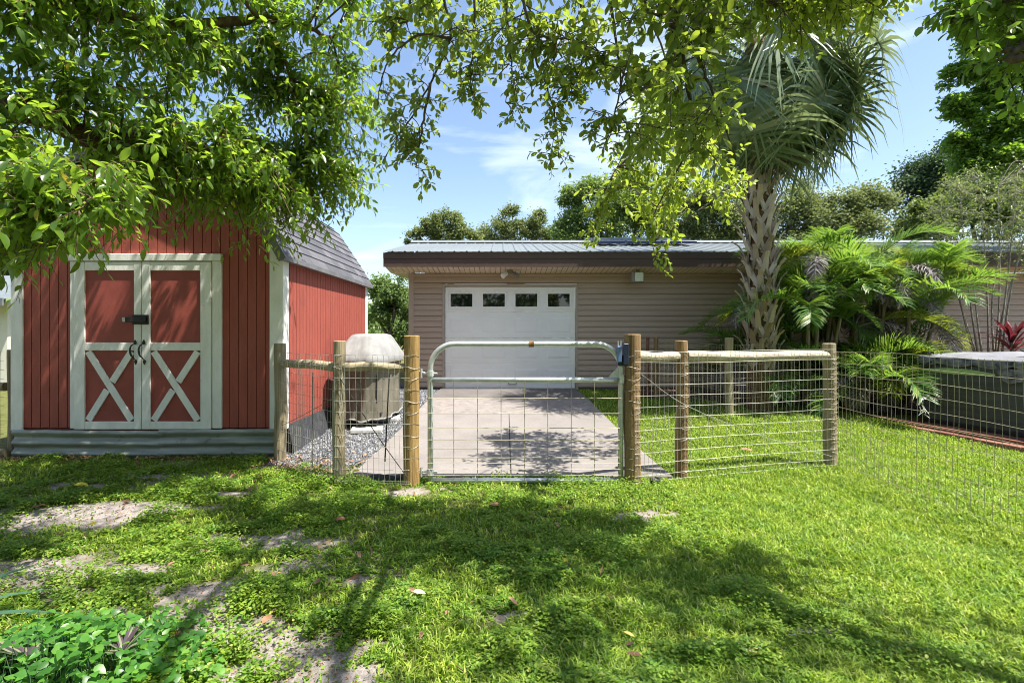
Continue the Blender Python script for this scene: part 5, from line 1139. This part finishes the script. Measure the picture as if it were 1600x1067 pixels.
def along_branch(k_, n, sp, seed, t0=.3):
    rg = np.random.default_rng(seed); p = spline([P(u, v, br[k_][1] + (.06 if k_ not in 'hj' else .5) * i) for i, (u, v) in enumerate(br[k_][0])], 60); j = rg.integers(int(60 * t0), 60, n); return p[j] + rg.normal(0, sp, (n, 3))
for k_, n_, sp in (('a', 16, .07), ('b', 6, .05), ('c', 13, .06), ('d', 14, .06), ('e', 17, .06), ('f', 14, .07), ('g', 16, .08), ('h', 20, .07), ('k', 10, .055), ('m', 10, .09), ('n', 13, .07)):
    grow(wood, lf, along_branch(k_, n_, sp, ord(k_)), L2, 3, .13, 7, .056, .030, br=.003, droop=.1, hang=.2, cluster=1.6, shape=OV, twist=1.0)
grow(wood, lb_, along_branch('j', 26, .10, 77), L2, 3, .18, 8, .080, .036, br=.003, droop=.15, hang=.25, cluster=1.5, shape=OV)
grow(wood, lb_, along_branch('h', 16, .09, 78, .7), L2, 3, .18, 8, .078, .036, br=.003, droop=.15, hang=.25, cluster=1.5, shape=OV)
pd1 = [(930, -60), (1180, -60), (1150, 60), (1145, 190), (1110, 245), (1060, 250), (1000, 215), (985, 120), (950, 60)]
grow(wood, lf, region(56, pd1, lambda u, v, rg: rg.uniform(2.6, 3.6), 31), L2, 6, .20, 8, .066, .036, br=.004, droop=.15, hang=.2, cluster=1.5, shape=OV)
grow(wood, lb_, region(36, [(1010, 170), (1140, 170), (1165, 300), (1080, 340), (1010, 300), (900, 300), (980, 240)], lambda u, v, rg: rg.uniform(4.9, 6.3), 32), L2, 7, .27, 8, .080, .040, br=.006, cluster=1.4, shape=OV)
grow(wood, lf, region(48, [(590, -70), (930, -70), (925, 60), (870, 120), (820, 60), (740, 90), (690, 60), (600, 40)], lambda u, v, rg: rg.uniform(3.0, 4.2), 33), L2, 5, .20, 8, .060, .032, br=.004, cluster=1.5, shape=OV)
grow(wood, lb_, region(60, [(1150, -80), (1420, -80), (1405, 0), (1360, 40), (1300, 50), (1220, 45), (1160, 40)], lambda u, v, rg: rg.uniform(2.7, 3.3), 34), L2, 7, .16, 9, .050, .025, br=.004, cluster=1.2, shape=OV)
rgc = np.random.default_rng(55); can = []
while len(can) < 340:
    gx_, gy_, h_ = rgc.uniform(-4.6, 2.9), rgc.uniform(1.0, 4.9), rgc.uniform(3.9, 6.4)
    lim = np.interp(gx_, [-5, -1.3, -.4, .9, 1.7, 2.6, 3], [4.9, 4.6, 4.35, 4.1, 3.0, 2.5, 2.2])
    if gy_ > lim: continue
    x_, y_ = gx_ + SUN.x / SUN.z * h_, gy_ + SUN.y / SUN.z * h_
    if h_ < CAM_H + .66 * max(y_, 0) + .25: continue
    if fbm(gx_ * 1.3, gy_ * 2.2, 90, 3) < .47 or (gx_ < -.9 and gy_ < 2.5): continue
    can.append([x_, y_, h_])
nb0 = len(can)
while len(can) < nb0 + 80:
    gx_, gy_, h_ = rgc.uniform(-1.3, 2.4), rgc.uniform(2.1, 4.3), rgc.uniform(3.6, 6.2)
    if gy_ > np.interp(gx_, [-1.3, .9, 1.4, 2.6], [4.5, 4.1, 3.1, 2.5]): continue
    x_, y_ = gx_ + SUN.x / SUN.z * h_, gy_ + SUN.y / SUN.z * h_
    if h_ < CAM_H + .66 * max(y_, 0) + .25 or fbm(gx_ * 1.5 + 7, gy_ * 2.4, 92, 3) < .46: continue
    can.append([x_, y_, h_])
grow(wood, lf, np.array(can), L2, 4, .26, 7, .062, .034, br=.003, cluster=1.3, shape=((.3, .72), (.8, .95)))
wood.build('trunk', M['bark'], lt2, smooth=True); c_ = lf.build('crown', M['leaf_oak'], lt2, smooth=True); c2_ = lb_.build('sunlit_sprays', M['leaf_oak_bright'], lt2, smooth=True)
c2_['label'] = 'oval leaves coloured bright yellow green as if sunlit'

# trees with many small leaves, farther away
def cloud_tree(name, label, base, trunk_r, clumps, mat, ls, group=None, per=1.7, bark='bark', rough=.66, flat=1.0, fork=None, sub=9):
    rg = np.random.default_rng(abs(hash(label)) % 1 + int(abs(base[0]) * 97 + base[1] * 31))
    base = np.array(base, float); t = thing(name, label, 'tree', base, group); wood = MB(); lf = MB()
    cl = np.array([c[:3] for c in clumps]); top = cl.mean(0); fk = np.array(fork) if fork is not None else base + (top - base) * .45
    tr = limb(wood, [base - [0, 0, .2], base + (fk - base) * .5 + rg.normal(0, .12, 3) * [1, 1, 0], fk], trunk_r, trunk_r * .7, 14, 9)
    for c in clumps:
        cc = np.array(c[:3]); rr_ = np.array([c[3], c[3], c[3] * .8 * flat]); limb(wood, [fk, (fk + cc) / 2 + rg.normal(0, .2, 3) + [0, 0, .2], cc], trunk_r * .45, trunk_r * .08, 12, 6)
        ns = int(sub * max(1, (c[3] / .8) ** 1.3)); sd = randdir(ns) ; sd = sd * (.45 + .75 * rg.random((ns, 1))); so_ = cc + sd * rr_
        for s_ in so_:
            wood.tube(spline([cc, (cc + s_) / 2 + [0, 0, .05], s_], 5), np.linspace(trunk_r * .10, .008, 5), 4, cap=False)
        nlv = int(c[4] * per); w = rg.integers(0, ns, nlv); r1 = c[3] * rough
        p = so_[w] + rg.normal(0, 1, (nlv, 3)) * r1 * np.array([.5, .5, .42 * flat]) * rg.uniform(.5, 1.1, (ns, 1))[w]
        d = randdir(nlv, -.8, .5); nr = unit(np.array([0, 0, .8]) + rg.normal(0, .6, (nlv, 3)))
        leaves(lf, p, d, nr, ls * rg.uniform(.6, 1.25, nlv), ls * .55 * rg.uniform(.7, 1.2, nlv), ts=(.5,), ws=(1.0,), bend=.15, fold=.1)
    wood.build('trunk', M[bark], t, smooth=True); lf.build('crown', M[mat], t)
    return t
def C(u, v, rpx, Y, n): p = P(u, v, Y); return (p[0], p[1], p[2], rpx * Y / F, n)
TG = 'trees standing behind the house'
cloud_tree('oak_tree', 'airy oak with an open crown over the left end of the metal roof', (P(695, 500, 25)[0], 25, 0), .22, [C(652, 362, 13, 25, 900), C(648, 385, 14, 25, 900), C(683, 350, 20, 25, 1800), C(705, 345, 18, 25, 1500), C(690, 372, 22, 25, 2000), C(722, 365, 18, 25, 1500), C(740, 372, 14, 25, 900)], 'leaf_far', .13, TG)
cloud_tree('oak_tree', 'rounded oak behind the middle of the metal roof ridge', (P(805, 500, 28)[0], 28, 0), .25, [C(762, 366, 16, 28, 1300), C(790, 348, 18, 28, 1500), C(800, 330, 10, 28, 600), C(815, 358, 22, 28, 2200), C(842, 358, 20, 28, 1800), C(838, 340, 12, 28, 700), C(860, 372, 14, 28, 1000), C(780, 375, 20, 28, 1800)], 'leaf_far', .13, TG)
cloud_tree('oak_tree', 'tall dark oak rising behind the roof under the drooping branches', (P(960, 500, 22)[0], 22, 0), .3, [C(890, 330, 26, 22, 2600), C(885, 362, 22, 22, 2000), C(915, 300, 28, 22, 2600), C(950, 320, 34, 22, 3500), C(940, 360, 34, 22, 3200), C(985, 290, 28, 22, 2600), C(1000, 340, 36, 22, 3600), C(1040, 320, 34, 22, 3400), C(1045, 362, 30, 22, 2600)], 'leaf_far2', .13, TG)
cloud_tree('oak_tree', 'grey green oak behind the roof just left of the palm trunk', (P(1110, 500, 20)[0], 20, 0), .25, [C(1080, 340, 32, 20, 3000), C(1105, 365, 28, 20, 2400), C(1120, 320, 34, 20, 3200), C(1150, 350, 32, 20, 3000), C(1090, 300, 26, 20, 2000)], 'leaf_far', .12, TG)
cloud_tree('oak_tree', 'pale grey green oak behind the feather palms', (P(1270, 500, 16)[0], 16, 0), .22, [C(1235, 335, 36, 16, 3000), C(1275, 310, 36, 16, 3000), C(1320, 330, 38, 16, 3200), C(1365, 325, 34, 16, 2800), C(1250, 365, 34, 16, 2600), C(1330, 370, 34, 16, 2600)], 'leaf_far', .10, TG)
cloud_tree('oak_tree', 'very dark tree behind the drooping tips of the fan palm', (P(1450, 500, 17)[0], 17, 0), .25, [C(1425, 300, 34, 17, 2800), C(1450, 250, 34, 17, 2800), C(1480, 280, 40, 17, 3400), C(1440, 340, 36, 17, 2800), C(1520, 300, 40, 17, 3000), C(1495, 235, 26, 17, 1700)], 'leaf_dark', .11, TG)
cloud_tree('maple_tree', 'tall bright green tree with layered sprays filling the right sky', (P(1640, 500, 11)[0], 11, .2), .2, [C(1540, 60, 34, 11, 1500), C(1515, 110, 28, 11, 1200), C(1580, 110, 36, 11, 1600), C(1550, 145, 30, 11, 1200), C(1500, 165, 24, 11, 900), C(1595, 190, 40, 11, 1700), C(1545, 200, 34, 11, 1400), C(1500, 222, 24, 11, 900), C(1610, 250, 40, 11, 1700), C(1560, 245, 36, 11, 1500), C(1520, 258, 28, 11, 1000), C(1640, 90, 50, 11, 2000), C(1670, 180, 50, 11, 1800), C(1600, 40, 44, 11, 1700), C(1650, 0, 50, 11, 1600), C(1580, -30, 44, 11, 1400)], 'leaf_maple', .115, None, rough=.50, flat=.85, sub=16, per=2.0, fork=P(1660, 260, 11))
cloud_tree('oak_tree', 'small leafy oak seen in the gap between shed and garage', (P(608, 520, 17)[0], 17, .2), .13, [C(598, 460, 24, 17, 1900), C(622, 448, 22, 17, 1700), C(610, 480, 24, 17, 1700), C(590, 495, 20, 17, 1100), C(634, 480, 18, 17, 1200), C(585, 440, 16, 17, 1000), C(634, 520, 20, 17, 1000)], 'leaf_far2', .10, None)
cloud_tree('oak_tree', 'tree glimpsed over the cream house past the shed', (P(10, 500, 20)[0], 20, 0), .2, [C(0, 410, 30, 20, 2200), C(25, 405, 26, 20, 1800), C(-40, 400, 36, 20, 2400)], 'leaf_dark', .12, None)
cloud_tree('oak_tree', 'light green tree over the roof behind the spindly shrub', (P(1540, 500, 15)[0], 15, 0), .2, [C(1440, 350, 36, 15, 1500), C(1490, 330, 36, 15, 1500), C(1540, 340, 38, 15, 1600), C(1590, 320, 38, 15, 1600), C(1640, 340, 40, 15, 1600), C(1560, 300, 30, 15, 1200), C(1510, 285, 26, 15, 900), C(1590, 265, 30, 15, 1200), C(1640, 280, 36, 15, 1200), C(1455, 318, 24, 15, 800)], 'leaf_shrub', .12, None)
# spindly shrub by the tub
ss = thing('thin_shrub', 'spindly pale stemmed shrub with a loose leafy top behind the hot tub', 'shrub', (*P(1545, 560, 9.6)[:2], .2)); wood = MB(); lf = MB(); b0 = np.array([*P(1548, 560, 9.6)[:2], .2]); LS = []
for (u, v) in ((1470, 330), (1500, 300), (1530, 280), (1560, 290), (1590, 270), (1620, 300), (1515, 370), (1575, 350), (1490, 400), (1600, 380)):
    e = P(u, v, 9.6 + R.normal(0, .3)); LS.append(limb(wood, [b0 + R.normal(0, .05, 3) * [1, 1, 0], b0 + (e - b0) * .5 + R.normal(0, .08, 3), e], .022, .005, 20, 6))
AS = region(165, [(1440, 300), (1500, 270), (1560, 262), (1640, 240), (1660, 420), (1600, 430), (1550, 400), (1480, 420), (1450, 370)], lambda u, v, rg: rg.uniform(9.0, 10.2), 61)
grow(wood, lf, AS, LS, 6, .28, 8, .055, .026, br=.005, droop=.2, shape=((.5,), (1.0,)))
wood.build('stems', M['bark_pale'], ss, smooth=True); lf.build('foliage', M['leaf_shrub'], ss)
# near twig of oval leaves at the top right
lt3 = thing('broadleaf_tree', 'broadleaf branches hanging into the top right corner', 'tree', (4.6, .6, 0)); wood = MB(); lf = MB(); L3 = []
limb(wood, [[4.6, .6, -.1], [4.5, .7, 1.8], [4.3, .9, 3.2], [4.0, 1.0, 4.4]], .2, .12, 20, 10)
L3.append(limb(wood, [[4.3, .9, 3.2], P(1680, -40, 2.2), P(1570, -10, 2.4), P(1500, 20, 2.5), P(1475, 40, 2.5)], .04, .006, 30, 8, .006)); L3.append(limb(wood, [[4.3, .9, 3.2], P(1690, 60, 2.2), P(1600, 70, 2.3), P(1545, 90, 2.4)], .03, .006, 30, 8, .006))
grow(wood, lf, region(46, [(1455, -40), (1700, -60), (1700, 120), (1610, 140), (1560, 130), (1545, 70), (1500, 30), (1470, 20)], lambda u, v, rg: rg.uniform(2.2, 2.8), 71), L3, 6, .15, 8, .060, .027, br=.004, cluster=1.2, shape=OV)
wood.build('trunk', M['bark'], lt3, smooth=True); lf.build('crown', M['leaf_maple'], lt3, smooth=True)
# maroon cordyline
rl = thing('red_leaf_plant', 'maroon strap leaved plant behind the hot tub lid', 'plant', (*P(1580, 540, 9.3)[:2], .2)); q = MB(); b0 = np.array([*P(1582, 540, 9.3)[:2], 1.0])
for k in range(26):
    a = k * 2.4; e = R.uniform(.2, 1.3); d = np.array([[math.cos(a) * math.cos(e), math.sin(a) * math.cos(e), math.sin(e)]]); leaves(q, [b0 + [0, 0, .012 * k]], d, [[0.01, .02, 1]], R.uniform(.4, .6), .085, ts=(.25, .5, .75), ws=(.7, 1, .7), bend=.35, fold=.1)
q.build('foliage', M['leaf_red'], rl, smooth=True); q = MB(); q.tube([b0 - [0, 0, .85], b0 + [0, 0, .3]], .03, 7); q.build('stem', M['bark_pale'], rl)

# woods behind the camera (mirrored in the garage panes) and a far tree line
wm = MB(); n_ = 60000; a = R.uniform(0, 2 * np.pi, n_)
x = R.uniform(-22, 22, n_); zc = R.random(n_) ** .8 * 9; y = -9 + 1.6 * np.sin(x * .9) + R.normal(0, 1.0, n_)
k = fbm(x * .45, zc * .5, 70, 3) > .27 + .02 * zc; x, y, zc = x[k], y[k], zc[k]
leaves(wm, np.stack([x, y, zc], 1), randdir(len(x)), randdir(len(x)), .34, .2, ts=(.5,), ws=(1.0,))
tag(wm.build('woods', M['leaf_far2']), 'leafy woods mirrored in the panes of the garage door', 'woods', kind='stuff')
wm = MB(); n_ = 60000; a = R.uniform(math.radians(8), math.radians(172), n_); r_ = 60 + 5 * R.normal(size=n_); zc = R.random(n_) ** .8 * (3.2 + 1.5 * fbm(a * 14, a * 0, 71, 3))
leaves(wm, np.stack([r_ * np.cos(a), r_ * np.sin(a), zc], 1), randdir(n_), randdir(n_), .55, .32, ts=(.5,), ws=(1.0,))
tag(wm.build('far_treeline', M['leaf_far2']), 'distant low tree line along the horizon beyond the yard', 'tree line', kind='stuff')

# ------------------------------------------------------------------ plants at the camera's feet
lf = MB()
n_ = 2600; x = R.normal(-1.78, .32, n_); y = R.normal(2.08, .20, n_); k = (x < -1.16 - .25 * (y - 2.1)) & (y < 2.62) & (y > 1.55) & (np.hypot(x - P(42, 0, 2.05)[0], y - 2.03) > .10) & (np.hypot(x - P(192, 0, 2.1)[0], y - 2.08) > .07); x, y = x[k], y[k]; n_ = len(x)
hh = .28 * np.exp(-(((x + 1.85) / .50) ** 2 + ((y - 1.95) / .42) ** 2)) * R.uniform(.25, 1.1, n_) * (.55 + .9 * fbm(x * 7, y * 7, 95, 3)) + .02
p = np.stack([x, y, gz(x, y) + hh], 1); a = R.uniform(0, 6.28, n_); d = np.stack([np.cos(a), np.sin(a), R.uniform(-.35, .35, n_)], 1)
leaves(lf, p, d, unit(np.array([0.1, -.25, 1.0]) + R.normal(0, .46, (n_, 3))), R.uniform(.024, .052, n_), R.uniform(.017, .036, n_), ts=(.15, .4, .72), ws=(.8, 1.0, .62), bend=.25, fold=.06)
for i in range(0, n_, 3): lf.tube([[x[i], y[i], float(gz(x[i], y[i])) - .01], [x[i] + R.normal(0, .02), y[i], p[i, 2] * .6], p[i]], .0014, 4, cap=False, mi=1)
tag(lf.build('leafy_vine', [M['leaf_vine'], M['leaf_strap']], smooth=True), 'bright green leafy vine mound in the bottom left corner', 'vine')
for (u, v, Y, s, lab) in ((42, 1058, 2.05, .17, 'striped purple and cream rosette plant nearest the corner'), (192, 1066, 2.1, .11, 'smaller striped rosette plant at the bottom edge among vine leaves')):
    t = thing('striped_plant', lab, 'plant', (*P(u, v, Y)[:2], 0), 'striped rosettes in the vine'); q = MB(); b0 = P(u, v, Y); b0[2] = .12
    for k in range(12):
        a = k * 2.4; e = R.uniform(.25, 1.0); d = unit(np.array([math.cos(a) * math.cos(e), math.sin(a) * math.cos(e), math.sin(e)])); sd = unit(np.cross(d, [0, 0, 1]))
        for o_ in (-.34, 0, .34):
            leaves(q, [b0 + sd * o_ * s * .10 + np.array([0, 0, .001 * k])], [d + sd * o_ * .12], [[.02, .03, 1]], s * (1 - .06 * abs(o_) * 3), s * .075, ts=(.3, .7), ws=(1, .85), bend=.25, fold=0)
    q.build('foliage', M['leaf_stripe'], t); q = MB(); q.tube([[b0[0], b0[1], -.02], b0], .008, 6); q.build('stem', M['leaf_strap'], t)
sp_ = thing('strap_leaf_plant', 'blue green strap leaves reaching in from the left edge', 'plant', (-2.25, 2.15, 0)); q = MB()
for (a, e, l_) in ((.25, .50, .62), (-.05, .38, .66), (.7, .55, .5), (-.4, .3, .5), (1.2, .6, .55), (2.2, .7, .5), (3.6, .6, .5)):
    d = np.array([[math.cos(a) * math.cos(e), math.sin(a) * math.cos(e), math.sin(e)]]); leaves(q, [[-2.62, 2.15, .10]], d, [[.01, .02, 1]], l_, .05, ts=(.2, .4, .6, .8), ws=(.9, 1, .85, .55), bend=.42, fold=.15)
q.build('foliage', M['leaf_strap'], sp_, smooth=True)
